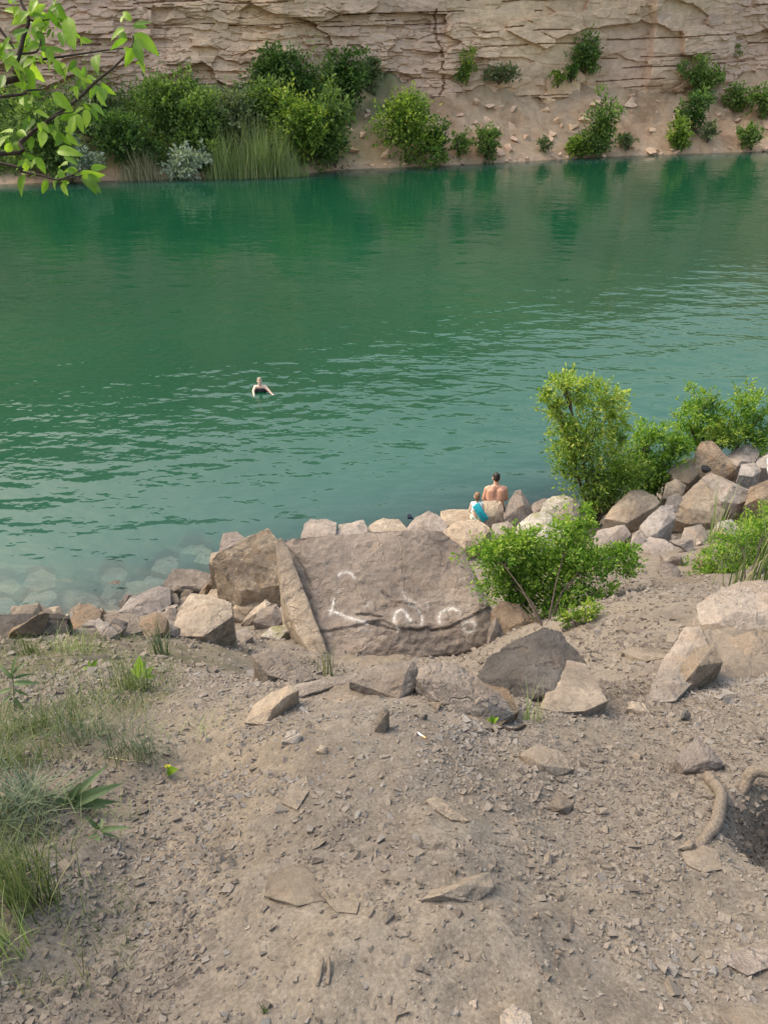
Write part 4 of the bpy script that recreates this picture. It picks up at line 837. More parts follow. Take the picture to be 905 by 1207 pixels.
# shore tree and its neighbours
Yt = 13.6; b0 = atY(705, 590, Yt); b0[2] = H(b0[0], b0[1])[0]
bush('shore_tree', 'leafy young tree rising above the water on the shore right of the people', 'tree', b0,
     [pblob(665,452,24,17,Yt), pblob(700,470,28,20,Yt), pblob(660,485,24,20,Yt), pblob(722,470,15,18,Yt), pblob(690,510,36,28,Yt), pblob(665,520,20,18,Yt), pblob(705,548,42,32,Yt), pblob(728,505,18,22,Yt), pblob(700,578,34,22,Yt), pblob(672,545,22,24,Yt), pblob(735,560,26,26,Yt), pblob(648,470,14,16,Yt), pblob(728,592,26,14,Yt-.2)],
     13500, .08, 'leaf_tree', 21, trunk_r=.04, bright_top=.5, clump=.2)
Yt2 = 14.2; b1 = atY(768, 575, Yt2); b1[2] = H(b1[0], b1[1])[0]
bush('shrub', 'darker rounded shrub close against the right of the shore tree', 'shrub', b1,
     [pblob(762,520,26,24,Yt2), pblob(780,545,28,26,Yt2), pblob(748,555,26,26,Yt2), pblob(796,525,20,20,Yt2), pblob(768,572,32,16,Yt2)], 6800, .08, 'leaf_bush', 22, trunk_r=.04, bright_top=.2)
Yt3 = 15.4; b2 = atY(850, 540, Yt3); b2[2] = H(b2[0], b2[1])[0]
bush('shrub', 'tall open shrub behind the tall upright boulder at the right edge', 'shrub', b2,
     [pblob(826,475,18,24,Yt3), pblob(845,490,26,22,Yt3), pblob(812,500,24,24,Yt3), pblob(875,475,22,22,Yt3), pblob(890,500,26,26,Yt3), pblob(858,515,34,22,Yt3), pblob(925,490,26,30,Yt3), pblob(825,520,26,18,Yt3), pblob(895,522,28,16,Yt3)], 9500, .08, 'leaf_bush', 23, trunk_r=.04, bright_top=.4)
b2 = atY(842, 530, 15.0); b2[2] = H(b2[0], b2[1])[0]
bush('shrub', 'low bright green shrub just above the tall upright boulder', 'shrub', b2, [pblob(856,515,20,14,15.0), pblob(838,512,14,12,15.0)], 1600, .07, 'leaf_yell', 24, trunk_r=.02)
# near bush
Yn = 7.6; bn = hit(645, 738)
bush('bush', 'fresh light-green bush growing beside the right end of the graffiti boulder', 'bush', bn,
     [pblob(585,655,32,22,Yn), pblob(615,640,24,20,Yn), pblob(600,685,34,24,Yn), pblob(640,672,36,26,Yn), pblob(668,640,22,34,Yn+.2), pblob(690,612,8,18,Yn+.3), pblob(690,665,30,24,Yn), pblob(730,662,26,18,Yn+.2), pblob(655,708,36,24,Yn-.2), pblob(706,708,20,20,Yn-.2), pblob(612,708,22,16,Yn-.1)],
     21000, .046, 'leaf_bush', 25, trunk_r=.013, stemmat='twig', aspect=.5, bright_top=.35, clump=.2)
bn2 = hit(685, 738); bush('bush', 'small yellow-green sprout at the right foot of the near bush', 'bush', bn2, [pblob(690,722,20,12,bn2[1]+.1), pblob(668,728,14,9,bn2[1]+.1)], 1300, .035, 'leaf_yell', 26, trunk_r=.008, stemmat='twig')
# right weeds bush
Yr = 8.8; br_ = hit(880, 690)
bush('bush', 'weedy green bush at the right edge above the flat-topped ledge', 'bush', br_,
     [pblob(875,640,28,26,Yr), pblob(845,668,30,20,Yr-.2), pblob(900,620,24,26,Yr+.3), pblob(905,665,34,26,Yr), pblob(868,678,36,16,Yr-.4), pblob(822,690,14,9,Yr-.4)],
     13000, .05, 'leaf_bush', 27, trunk_r=.015, aspect=.35, stemmat='twig', bright_top=.3)
bw = hit(800, 668); bush('weed', 'low green weed patch between the right-hand pile and the path', 'weed', bw, [pblob(812,672,22,8,bw[1]), pblob(838,650,16,10,bw[1]+.6)], 1100, .045, 'leaf_yell', 28, trunk_r=.006, stemmat='twig')
# far-bank bushes
FAR = [ # px, top, bottom, half-width, mat, label
 (45,105,207,48,'leaf_far','broad dark bush on the far bank behind the overhanging branch'),
 (112,88,172,26,'leaf_grey','tall grey-green shrub on the far bank right of the broad dark bush'),
 (150,132,198,30,'leaf_dark','dark bush on the far bank behind the dry reeds'),
 (203,86,168,34,'leaf_far','tall bush on the far bank above the silvery willow'),
 (243,110,188,38,'leaf_far','wide mid-green bush on the far bank above the left end of the green reeds'),
 (284,102,182,30,'leaf_grey','dull green bush on the far bank left of the highest bush'),
 (335,55,116,34,'leaf_dark','dark bush highest up the far bank under the overhang'),
 (318,105,168,32,'leaf_far','bush on the far bank directly below the highest bush'),
 (352,108,192,36,'leaf_yell','bright yellow-green bush above the right end of the green reeds'),
 (406,62,128,22,'leaf_dark','narrow dark bush up the far bank near the cliff joint'),
 (437,70,106,13,'leaf_grey','small grey shrub right of the narrow dark bush by the cliff joint'),
 (396,102,198,28,'leaf_far','tall bush at the far waterline just right of the green reeds'),
 (478,104,196,42,'leaf_yell','large bright bush standing alone in the middle of the far waterline'),
 (514,138,188,14,'leaf_dark','dark small bush hugging the right side of the large bright bush'),
 (541,150,184,12,'leaf_far','small bush on the far waterline, second right of the large bright one'),
 (571,147,186,14,'leaf_far','small pointed bush on the far waterline, third right of the large bright one'),
 (551,58,96,11,'leaf_yell','small yellow-green shrub on the cliff ledge above the far bank centre'),
 (588,78,98,18,'leaf_grey','thin grass-like shrub on the ledge right of the small yellow-green shrub'),
 (688,32,88,17,'leaf_far','upright bush growing from the cliff face right of centre'),
 (673,76,96,9,'leaf_dark','little dark shrub at the lower left of the upright cliff bush'),
 (657,86,102,9,'leaf_yell','tiny bright shrub left of the little dark cliff shrub'),
 (706,106,182,22,'leaf_far','tall bush on the far slope below the upright cliff bush'),
 (679,160,184,16,'leaf_yell','low bright bush at the waterline at the left foot of the tall slope bush'),
 (741,153,176,11,'leaf_grey','small sparse bush on the far slope right of the tall slope bush'),
 (640,158,178,9,'leaf_grey','tiny bush at the far waterline left of the tall slope bush'),
 (830,68,120,25,'leaf_far','hanging bush under the cliff overhang at the far right'),
 (818,106,154,18,'leaf_dark','round dark bush below the hanging bush at the far right'),
 (797,138,172,18,'leaf_yell','bright round bush below and left of the round dark bush'),
 (833,140,168,9,'leaf_grey','small pale bush right of the bright round bush on the far slope'),
 (869,102,130,17,'leaf_far','low bush on the ledge right of the hanging bush'),
 (898,98,140,16,'leaf_far','bush on the far ledge at the right edge of the photo'),
 (885,146,178,13,'leaf_far','small bush near the far waterline at the right edge'),
 (867,52,70,9,'leaf_far','tiny shrub high on the cliff at the far right'),
 (84,168,212,24,'leaf_silver','silvery shrub at the far waterline seen through the overhanging branch'),
 (222,168,214,26,'leaf_silver','silvery willow bush between the two reed stands'),
]
for k, (px, tp, bt, hw, mt, lb) in enumerate(FAR):
    p = hit(px, min(bt, float(np.interp(px, [0, 330, 400, 520, 700, 905], [214, 205, 197, 192, 182, 176])))); ycl = cliffY(p[0], p[2])-0.3
    Yv = min(p[1], ycl); base = atY(px, bt, Yv); base[2] = min(base[2], H(base[0], base[1], False)[0]) if p[1] <= ycl else base[2]
    r = np.random.default_rng(300+k); hh = (bt-tp)/2; cy = (bt+tp)/2; bl = []
    for j in range(5):
        bl.append(pblob(px+r.uniform(-.5, .5)*hw, cy+r.uniform(-.5, .55)*hh, hw*r.uniform(.55, .78), hh*r.uniform(.46, .66), Yv-.2, dep=.7))
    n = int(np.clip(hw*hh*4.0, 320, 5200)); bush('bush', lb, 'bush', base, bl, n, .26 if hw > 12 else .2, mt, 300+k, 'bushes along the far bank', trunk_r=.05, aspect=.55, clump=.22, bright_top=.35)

# ------------------------------------------------------------------ grasses
def blades(name, P, Hh, Wd, lean, r, segs=3, curl=.5):
    n = len(P); a = r.uniform(0, 6.283, n); d = np.stack([np.cos(a), np.sin(a), a*0], 1); s = np.stack([-np.sin(a), np.cos(a), a*0], 1)
    rows = []
    for k in range(segs+1):
        f = k/segs; c = P+np.array([0, 0, 1])*(Hh*f*(1-.25*lean*f))[:, None]+d*(Hh*lean*(f*.35+curl*f*f))[:, None]; w = (Wd*(1-f*.93)*.5)[:, None]
        rows += [c-s*w, c+s*w]
    V = np.stack(rows, 1).reshape(-1, 3); m = 2*(segs+1); i = m*np.arange(n)[:, None, None]
    q = np.array([[2*k, 2*k+1, 2*k+3, 2*k+2] for k in range(segs)])[None]
    return npmesh(name, V, (i+q).reshape(-1, 4), False, {'var': np.repeat(np.clip(r.normal(.45, .25, n), 0, 1), m)})
def tuft(label, px, py, n, hpx, spread_px, mat, seed, lean=.5, wpx=1.3, name='grass_tuft', cat='grass', group=None):
    r = np.random.default_rng(seed); b = hit(px, py); t = depth(b); s = t/FPX
    P = np.zeros((n, 3)); P[:, :2] = r.normal(0, 1, (n, 2))*spread_px*s*.5*np.array([1, .7]); P[:, 2] = H(b[0]+P[:, 0], b[1]+P[:, 1])-b[2]-.01
    me = blades(name, P, hpx*s*1.15*r.uniform(.45, 1.1, n), np.full(n, wpx*s)*r.uniform(.6, 1.2, n), np.abs(r.normal(lean, .3, n)), r, 4)
    o = link(name, me, mat); o.location = [float(c) for c in b]; return tag(o, label, cat, group)
tuft('tall green grass tuft with pale stems at the top of the left slope', 160, 812, 150, 46, 34, 'grass', 1, .7)
tuft('pale wispy grass tuft on the left slope below the tall green one', 160, 890, 190, 52, 40, 'grass_blue', 2, .6, 1.1)
tuft('bushy green grass clump below the broad-leaved plant at the left edge', 40, 862, 260, 48, 60, 'grass', 3, .9, 1.5)
tuft('dark grass clump at the left edge of the left slope', -5, 905, 240, 60, 60, 'grass', 4, .8, 1.5)
tuft('blue-grey rosette of narrow grass blades at the left', 40, 945, 90, 50, 26, 'grass_blue', 5, 1.3, 3.5)
tuft('upright bright green grass at the lower left edge', 32, 1068, 150, 95, 40, 'grass', 6, .35, 2.2)
tuft('dry straw-coloured grass at the lower left corner', 5, 1120, 90, 80, 40, 'reed', 7, .5, 2.0)
tuft('small green sprout in front of the dark left outcrop', 40, 772, 22, 30, 10, 'grass', 8, .25, 2.4)
tuft('thin pale grass before the squat grey rock in the left pile', 88, 768, 60, 42, 40, 'reed', 9, .5, 1.0)
tuft('tall single-stalk grass before the orange-brown shore rock', 193, 772, 34, 56, 14, 'grass_blue', 10, .35, 1.8)
tuft('sparse dry grass on the gravel right of the wispy tuft', 225, 862, 40, 30, 60, 'reed', 11, .9, .9)
tuft('thin upright grass at the foot of the cream face of the graffiti boulder', 386, 796, 26, 46, 12, 'grass', 12, .3, 1.2)
tuft('thin grass stalks in front of the dark slate boulder', 626, 850, 22, 58, 14, 'reed', 13, .2, 1.3)
tuft('tall pale weed stalks rising over the great sloping boulder', 838, 640, 16, 78, 10, 'reed', 14, .25, 1.4)
tuft('long grass blades poking out of the right-hand weedy bush', 890, 690, 60, 90, 40, 'grass', 15, .4, 2.0)
tuft('single green blade sprouting by the bottom edge', 312, 1195, 4, 22, 3, 'grass', 16, .25, 4)
tuft('dry grass tuft at the left of the dry stalk slope', 120, 960, 60, 34, 50, 'reed', 17, .9, 1.0)
tuft('mossy green grass patch below the bushy clump at the left', 25, 990, 220, 34, 70, 'grass', 18, .9, 1.6)
tuft('feathery grass tuft between the broad-leaved plant and the wispy tuft', 95, 868, 160, 44, 50, 'grass_blue', 31, .8, 1.2)
tuft('low dull grass just left of the tall green tuft', 112, 828, 110, 30, 44, 'grass', 32, .9, 1.2)
tuft('long arching grass left of the drooping dark plant', 14, 965, 150, 66, 44, 'grass_blue', 33, 1.0, 1.8)
tuft('dense green grass beneath the blue-grey rosette at the left edge', 10, 1030, 220, 60, 60, 'grass', 34, .7, 1.9)
def grass_cover():
    r = np.random.default_rng(44); n = 34000; x = r.uniform(-3.4, -.5, n); y = r.uniform(.9, 5.5, n); q = np.stack([x, y, x*0], 1)
    edge = -0.30*y-.42; m = fbm(q*1.5, 4); keep = (x-edge+.75*m < -0.05) & (fbm(q*3.3+8, 3) > -.22); x, y = x[keep], y[keep]; n = len(x)
    P = np.stack([x, y, H(x, y)-.005], 1); me = blades('grass', P, r.uniform(.02, .12, n)*(.5+.9*r.uniform(0, 1, n)**2), r.uniform(.0012, .0035, n), np.abs(r.normal(.8, .4, n)), r, 2)
    tag(link('grass', me, 'grass'), 'thin weedy grass growing over the left side of the slope', 'grass', kind='stuff')
grass_cover()
def reeds(label, x0, x1, pyb0, pyb1, hpx, n, mat, seed):
    r = np.random.default_rng(seed); px = x0+(x1-x0)*r.beta(1.5, 1.4, n)
    P = np.array([atZ(a, np.interp(a, [x0, x1], [pyb0, pyb1]), 0) for a in px]); y = P[:, 1]+np.abs(r.normal(0, .8, n))-.1
    P = np.stack([P[:, 0]*y/P[:, 1], y, np.maximum(0, H(P[:, 0], y, False))-.1], 1); t = depth(P.mean(0))
    nz = fbm(np.stack([P[:, 0]*.55, P[:, 1]*.5, px*0+seed], 1), 3); keep = nz+.5*r.uniform(-1, 1, n) > -.35; P = P[keep]; nz = nz[keep]; px = px[keep]; n = len(P)
    edge = np.clip(np.minimum(px-x0, x1-px)/22, .35, 1)
    hv = hpx*t/FPX*r.uniform(.4, 1.15, n)*edge*(1+.7*nz)
    me = blades('reed_bed', P, hv, r.uniform(.025, .06, n), np.abs(r.normal(.32, .28, n)), r, 4); tag(link('reed_bed', me, mat), label, 'reeds', kind='stuff')
reeds('stand of dry greyish reeds at the far waterline', 138, 205, 214, 212, 38, 900, 'reed_dry', 61)
reeds('tall greener reeds at the far waterline left of centre', 240, 366, 212, 208, 50, 1900, 'reed', 62)

def undergrowth():
    r = np.random.default_rng(88); n = 75000; px = r.uniform(-60, 480, n); x = px*0; d = r.uniform(.4, 6.8, n)
    x = (px-CX)/FPX*66; y = farY(x)+d; q = np.stack([x, y, x*0], 1); m = fbm(q*.45, 4)
    keep = (m > -.14+.9*sstep(380, 470, px)) ; x, y, m = x[keep], y[keep], m[keep]; n = len(x)
    P = np.stack([x, y, H(x, y, False)+np.abs(r.normal(0, .5, n))*(1+3.0*np.clip(m, 0, 1))], 1); L = .24*r.uniform(.6, 1.3, n)
    me = leaves_mesh('undergrowth', P, unit(r.normal(size=(n, 3))+np.array([0, 0, .4])), L, L*.5, r, .9*m-.05)
    tag(link('undergrowth', me, 'leaf_far'), 'low tangled undergrowth covering the left half of the far bank', 'undergrowth', kind='stuff')
undergrowth()

# ------------------------------------------------------------------ large leaves
def leaf_mesh(seed, w=.5, curl=.25, nu=7, nv=4):
    r = np.random.default_rng(seed); u = np.linspace(0, 1, nu); V = []
    for a in u:
        ww = w*.5*(math.sin(math.pi*min(1, a**.75*1.0))**.8 if 0 < a < 1 else 0.02)
        for b in np.linspace(-1, 1, 2*nv-1):
            V.append((a, b*ww, -curl*a*a + .28*abs(b)*ww + r.normal(0, .006)))
    return npmesh('leaf', np.array(V), gridfaces(nu, 2*nv-1), True)
def place_leaf(parent, me, mat, b, tip, nrm, name='leaf', org=None):
    b, tip, nrm = Vector(b), Vector(tip), Vector(nrm); x = (tip-b); L = x.length; x.normalize(); y = nrm.cross(x).normalized(); z = x.cross(y)
    o = bpy.data.objects.new(name, me); COL.objects.link(o)
    m = Matrix(((x.x, y.x, z.x, 0), (x.y, y.y, z.y, 0), (x.z, y.z, z.z, 0), (0, 0, 0, 1)))
    o.matrix_world = Matrix.Translation(b) @ m @ Matrix.Scale(L, 4)
    o.parent = parent; o.matrix_parent_inverse = Matrix.Translation(-(parent.location if org is None else Vector([float(v) for v in org]))); return o
NEARL = [leaf_mesh(40+k, [.42, .5, .38, .46][k], [.2, .35, .12, .45][k]) for k in range(4)]
for me in NEARL: me.materials.append(M['leaf_near'])
WEEDL = [leaf_mesh(60+k, [.22, .27, .18][k], [.45, .3, .6][k]) for k in range(3)]
for me in WEEDL: me.materials.append(M['leaf_weed'])

# overhanging tree: trunk stands out of frame at the left
def overhang():
    TB = 2.55; Z = lambda p: (p[0]/4.114, p[1]/4.114)
    tb = np.array([-2.95, 2.55, 0]); tb[2] = H(tb[0], tb[1])[0]
    root = empty('overhanging_tree', tb); tag(root, 'tree with fresh green leaves overhanging the top left corner', 'tree')
    fork = np.array([-2.35, 2.95, 8.75]); fork2 = np.array([-2.1, 3.0, 9.15])
    rel = lambda pts: [np.array(p)-tb for p in pts]
    tm = tubes_mesh('trunk', [(rel([tb-np.array([0, 0, .2]), tb+np.array([.1, .05, .6]), tb+np.array([.25, .2, 1.5]), fork, fork2+np.array([.1, -.1, .6])]), [.10, .085, .07, .05, .02])], 10)
    to = link('trunk', tm, 'bark'); to.parent = root
    paths = [([(-420,640),(0,400),(60,330),(95,260),(115,180),(140,95),(100,0),(90,-80)], .0085, TB), ([(95,255),(160,290),(260,280),(400,260),(540,240),(640,230)], .0035, TB+.05),
             ([(-420,600),(0,470),(130,440),(205,435)], .005, TB-.05), ([(-420,860),(0,745),(100,690),(160,640),(250,575),(380,480),(450,410),(560,320),(640,230),(646,175)], .0058, TB+.02),
             ([(-300,760),(0,790),(100,830),(200,850),(290,872),(400,850)], .0042, TB-.08), ([(-200,-100),(0,140),(70,235)], .005, TB-.1), ([(140,95),(185,102),(250,92)], .003, TB),
             ([(250,575),(300,550),(350,545),(370,520)], .002, TB), ([(95,260),(180,250),(200,190)], .003, TB), ([(160,640),(150,600),(165,560)], .002, TB), ([(290,872),(370,840),(420,800)], .002, TB-.08)]
    tubes = []; W = []
    for k, (pp, rr_, t) in enumerate(paths):
        pts = [atT(*Z(q), t) for q in pp]
        if pp[0][0] < -250: pts[0] = fork*.6+pts[0]*.4 if k else fork*.75+pts[0]*.25; pts = [fork if pp[0][1] < 700 else tb+np.array([.25, .2, 1.5])] + pts
        pts = smooth_path(pts, 4); n = len(pts)
        tubes.append((rel(pts), list(np.linspace(rr_*1.5, rr_*.45, n)))); W.append((pts, t))
    bo = link('branch', tubes_mesh('branch', tubes, 7), 'twig'); bo.parent = root
    rr3 = np.random.default_rng(5); nC = 3800; kC = np.array([(-3.3, 1.9, 10.3), (-2.9, 2.9, 10.9), (-3.9, 2.5, 10.0), (-3.2, 1.0, 10.7), (-4.2, 1.5, 10.9)])
    cc = kC[rr3.integers(5, size=nC)]+unit(rr3.normal(size=(nC, 3)))*(rr3.uniform(0, 1, nC)**.45*.75)[:, None]; LC = .075*rr3.uniform(.7, 1.2, nC)
    cr = link('crown', leaves_mesh('crown', cc-tb, unit(rr3.normal(size=(nC, 3))+np.array([0, 0, -.3])), LC, LC*.5, rr3), 'leaf_bush'); cr.parent = root  # unseen leaf mass, added to shade the left of the slope
    lt = [([fork2-tb, (fork2+q)/2-tb+rr3.normal(0, .1, 3), q-tb], [.03, .02, .008]) for q in kC]; lo = link('limb', tubes_mesh('limb', lt, 7), 'bark'); lo.parent = root
    # leaves read from the photograph (base -> tip, zoomed coordinates)
    LV = [((110,60),(10,35)),((140,75),(220,15)),((230,60),(215,160)),((290,20),(310,110)),((330,80),(350,230)),((150,180),(130,240)),((85,150),(100,225)),((185,150),(215,205)),((250,140),(225,180)),
          ((640,100),(585,45)),((650,120),(740,100)),((610,140),(520,165)),((620,190),(525,230)),((650,165),(775,245)),((660,190),(690,320)),((640,230),(615,330)),((690,300),(700,355)),((20,230),(5,310)),((25,250),(45,330)),
          ((100,290),(135,345)),((200,250),(260,285)),((265,290),(300,370)),((330,320),(305,390)),((340,330),(420,370)),((370,290),(330,350)),((470,265),(455,330)),((480,275),(460,310)),((45,370),(155,430)),((150,440),(200,470)),
          ((260,450),(340,530)),((400,370),(375,440)),((420,380),(480,365)),((490,400),(560,470)),((450,430),(440,480)),((470,440),(510,520)),((380,420),(350,490)),((405,500),(445,545)),((420,530),(425,610)),((450,500),(510,560)),
          ((370,550),(400,625)),((360,560),(335,650)),((280,560),(265,640)),((200,590),(240,640)),((150,570),(130,600)),((165,560),(190,520)),((210,640),(205,690)),((265,630),(275,690)),((290,640),(330,710)),((320,650),(385,710)),
          ((145,655),(155,720)),((110,700),(130,740)),((45,665),(20,730)),((55,680),(60,780)),((80,640),(140,660)),((0,640),(30,680)),((130,780),(60,805)),((130,780),(165,810)),((180,760),(220,840)),((310,760),(385,800)),
          ((290,820),(310,890)),((330,820),(390,850)),((440,820),(515,800)),((400,850),(490,930)),((430,860),(450,930)),((230,870),(205,945)),((270,870),(255,920)),((300,890),(330,950)),((190,770),(140,790)),((350,830),(300,830)),
          ((410,390),(460,400)),((240,60),(300,0)),((270,20),(250,-30)),((60,20),(30,-20)),((180,0),(140,40)),((290,100),(260,140)),((310,160),(345,215)),((230,240),(245,310)),((160,290),(175,320)),((390,180),(400,230)),((350,140),(380,190))]
    r = np.random.default_rng(77)
    for k, (a, b) in enumerate(LV):
        t = TB+r.normal(0, .05); A_, B_ = atT(*Z(a), t), atT(*Z(b), t+r.normal(0, .018))
        nv = np.array([r.normal(0, .45), -.75+r.normal(0, .3), .6+r.normal(0, .3)]); c = (A_+B_)/2
        d = (B_-A_); B2 = A_+d*.96
        place_leaf(bo, NEARL[k % 4], None, A_, B2, nv, org=tb)
    for k, (a, b) in enumerate(LV):     # smaller leaves tucked beside the large ones
        if k % 5 == 4: continue
        t = TB+r.normal(0, .06); a = (a[0]+r.normal(0, 14), a[1]+r.normal(0, 14)); an = r.normal(0, .9); dx, dy = (b[0]-a[0])*.75, (b[1]-a[1])*.75
        A_ = atT(*Z(a), t); B_ = atT(*Z((a[0]+dx*math.cos(an)-dy*math.sin(an), a[1]+dx*math.sin(an)+dy*math.cos(an))), t+r.normal(0, .02)); place_leaf(bo, NEARL[(k+1) % 4], None, A_, B_, (r.normal(0, .6), -.7, .5+r.normal(0, .4)), org=tb)
    for k in range(70):     # the rest of the foliage towards the trunk
        pts, t = W[r.integers(len(W))]; p = pts[r.integers(2, len(pts))]+r.normal(0, .02, 3)
        d = unit(r.normal(size=3)+np.array([0, 0, -.4]))*r.uniform(.045, .08)
        if proj((p)[None])[0, 0] > 60: continue
        place_leaf(bo, NEARL[k % 4], None, p, p+d, (r.normal(0, .4), -.6, .7), org=tb)
overhang()

# broad-leaved plants on the left slope
def plant(label, px, py, leaves, name='broad_leaved_plant', meshes=WEEDL, seed=1, stem=None, cat='plant', ups=.6):
    b = hit(px, py); t = depth(b); r = np.random.default_rng(seed); root = empty(name, b); tag(root, label, cat)
    if stem:
        pts = smooth_path([atT(x, y, t-.002) for x, y in stem], 3); so = link('stem', tubes_mesh('stem', [([np.array(p)-b for p in pts], list(np.linspace(.004, .002, len(pts))))], 6), 'leaf_weed'); so.parent = root
    for k, (bx, by, tx, ty) in enumerate(leaves):
        dt = r.normal(0, .03); A_ = atT(bx, by, t-.01); B_ = atT(bx+(tx-bx)*.82, by+(ty-by)*.82, t-.03+dt); place_leaf(root, meshes[k % len(meshes)], None, A_, B_, (r.normal(0, .3), -.5, ups+.2))
    return root
plant('broad-leaved pale green plant at the left edge above the bushy grass', 18, 838, [(16,800,-8,780),(16,800,12,764),(16,800,42,790),(15,806,46,802),(14,812,-10,818),(16,812,38,822),(15,820,-6,832),(17,822,30,842),(15,795,28,776),(16,826,0,846)], stem=[(18,840),(17,820),(15,792)], seed=2)
plant('dark broad-leaved plant with drooping leaves beside the blue-grey rosette', 82, 952, [(80,950,70,915),(82,948,100,918),(82,948,112,900),(84,950,130,920),(80,952,58,932),(84,952,128,948),(86,948,138,942),(80,950,88,922)], seed=3)
plant('flat dusty leaf rosette on the gravel below the drooping plant', 118, 985, [(118,978,100,962),(118,978,122,958),(118,980,138,970),(116,982,98,990),(118,984,108,1002),(120,982,140,985)], name='leaf_rosette', seed=4, ups=1.0)
plant('small bright green seedling on the dark left step', 108, 790, [(108,788,102,778),(108,788,114,777),(108,788,119,785),(108,788,98,786)], name='seedling', meshes=NEARL, seed=5)
plant('green round-leaved weed inside the tall green grass tuft', 166, 800, [(166,800,152,784),(166,800,160,776),(166,800,172,775),(166,800,182,784),(166,800,186,796),(166,800,150,796)], name='round_leaved_weed', meshes=NEARL, seed=6)
plant('tiny green sprout by the dark stick under the ridged crest rock', 580, 852, [(580,852,573,846),(580,852,586,845),(580,852,580,842)], name='seedling', meshes=NEARL, seed=7)
fl = plant('small yellow flower on the gravel right of the wispy grass tuft', 198, 910, [(198,910,194,905),(198,910,204,906)], name='yellow_flower', meshes=NEARL, seed=8, cat='flower')
FLM = leaf_mesh(90, .7, .1); FLM.materials.append(M['flower'])
fb = hit(198, 910); ft = depth(fb)
for k in range(6):
    an = k*math.pi/3; a_ = atT(198, 904, ft-.01); place_leaf(fl, FLM, None, a_, a_+np.array([math.cos(an)*.014, math.sin(an)*.010, .006]), (0, -.3, 1), 'petal')

# ------------------------------------------------------------------ roots, sticks, litter
def gtube(name, label, cat, pts, r0, r1, mat, lift=.5, seed=0, sides=9):
    r = np.random.default_rng(seed); P = [hit(x, y)+np.array([0, 0, r0*l]) if l is not None else None for x, y, l in pts]
    P = smooth_path(P, 5); n = len(P); rad = np.linspace(r0, r1, n)*(1+.035*r.normal(size=n)+.07*np.sin(np.arange(n)*.37+seed)); b = P[0].copy()
    o = link(name, tubes_mesh(name, [([p-b for p in P], list(rad))], sides), mat); o.location = [float(c) for c in b]; return tag(o, label, cat)
gtube('tree_root', 'thick pale bent root lying over the bank edge on the right', 'root', [(836,912,-.8),(838,924,.6),(848,940,.8),(846,958,.8),(842,975,.7),(832,988,.5),(822,998,-.6)], .025, .019, 'root', seed=1)
rt = []
t_ = depth(hit(850, 930))
pts = [atT(x, y, t_+d) for x, y, d in [(838,918,.02),(856,938,-.01),(872,936,-.03),(880,922,-.03),(884,912,-.03),(895,909,-.04),(910,913,-.05),(935,925,-.03),(955,950,.05)]]
pts = smooth_path(pts, 5); b = pts[0].copy(); rr2 = list(np.linspace(.018, .026, len(pts))*(1+.08*np.sin(np.arange(len(pts))*.4)+.02*np.cos(np.arange(len(pts))*2.1)))
o = link('tree_root', tubes_mesh('tree_root', [([p-b for p in pts], rr2)], 9), 'root'); o.location = [float(c) for c in b]; tag(o, 'kinked darker root bridging the dug-out hollow at the right edge', 'root')
gtube('stick', 'dark curved stick below the ridged crest rock', 'stick', [(578,862,.3),(590,858,.8),(604,862,.8),(618,856,.6)], .009, .006, 'twig', seed=3)
gtube('stick', 'dark stick on the path at the foot of the tall rock flank', 'stick', [(748,828,.6),(758,834,.7),(770,846,.5)], .010, .005, 'twig', seed=4)
gtube('stick', 'thin dry stem lying on the gravel by the wispy grass', 'stick', [(128,893,1),(150,897,2),(176,899,1)], .0022, .0015, 'straw', seed=5)
gtube('stick', 'short brown twig standing at the bottom of the slope, left of a pair', 'stick', [(374,1162,0.0),(378,1148,1.5),(381,1133,2.5)], .006, .004, 'root', seed=6)
gtube('stick', 'short brown twig standing at the bottom of the slope, right of a pair', 'stick', [(386,1160,0.0),(388,1146,1.5),(388,1132,2.5)], .006, .004, 'root', seed=7)
gtube('stalk', 'long dry stalk across the dark step at the left', 'stalk', [(8,789,3),(50,778,5),(90,772,5),(130,764,4)], .003, .002, 'straw', seed=8)
def cig(label, x0, y0, x1, y1, r0):
    a, b_ = hit(x0, y0), hit(x1, y1); a[2] += r0; b_[2] += r0; root = empty('cigarette_end', a); tag(root, label, 'litter')
    m = a*.35+b_*.65
    for nm, p, q, mt in (('paper', a, m, 'paper'), ('filter', m, b_, 'filter')):
        pts = [p, p+(q-p)*.05, p*.5+q*.5, q-(q-p)*.05, q]; o = link(nm, tubes_mesh(nm, [([v-a for v in pts], [r0*.2, r0, r0, r0, r0*.2])], 10), mt); o.parent = root
cig('white cigarette end on the gravel below the grey crest rock', 491, 864, 502, 871, .0042)
cig('white cigarette end on the dark soil near the tall green grass tuft', 111, 801, 124, 803, .0045)
stone('litter_scrap', 'tiny white scrap on the dark soil left of the cigarette end', [(64,808),(67,805),(71,806),(70,809)], 'white', thick=.015, cat='litter', Lpx=3)
stone('soil_clump', 'small dark clump on the path right of the dark stick', [(802,848),(804,838),(810,836),(814,842),(812,850)], 'dark', thick=.04, cat='clump', Lpx=3)
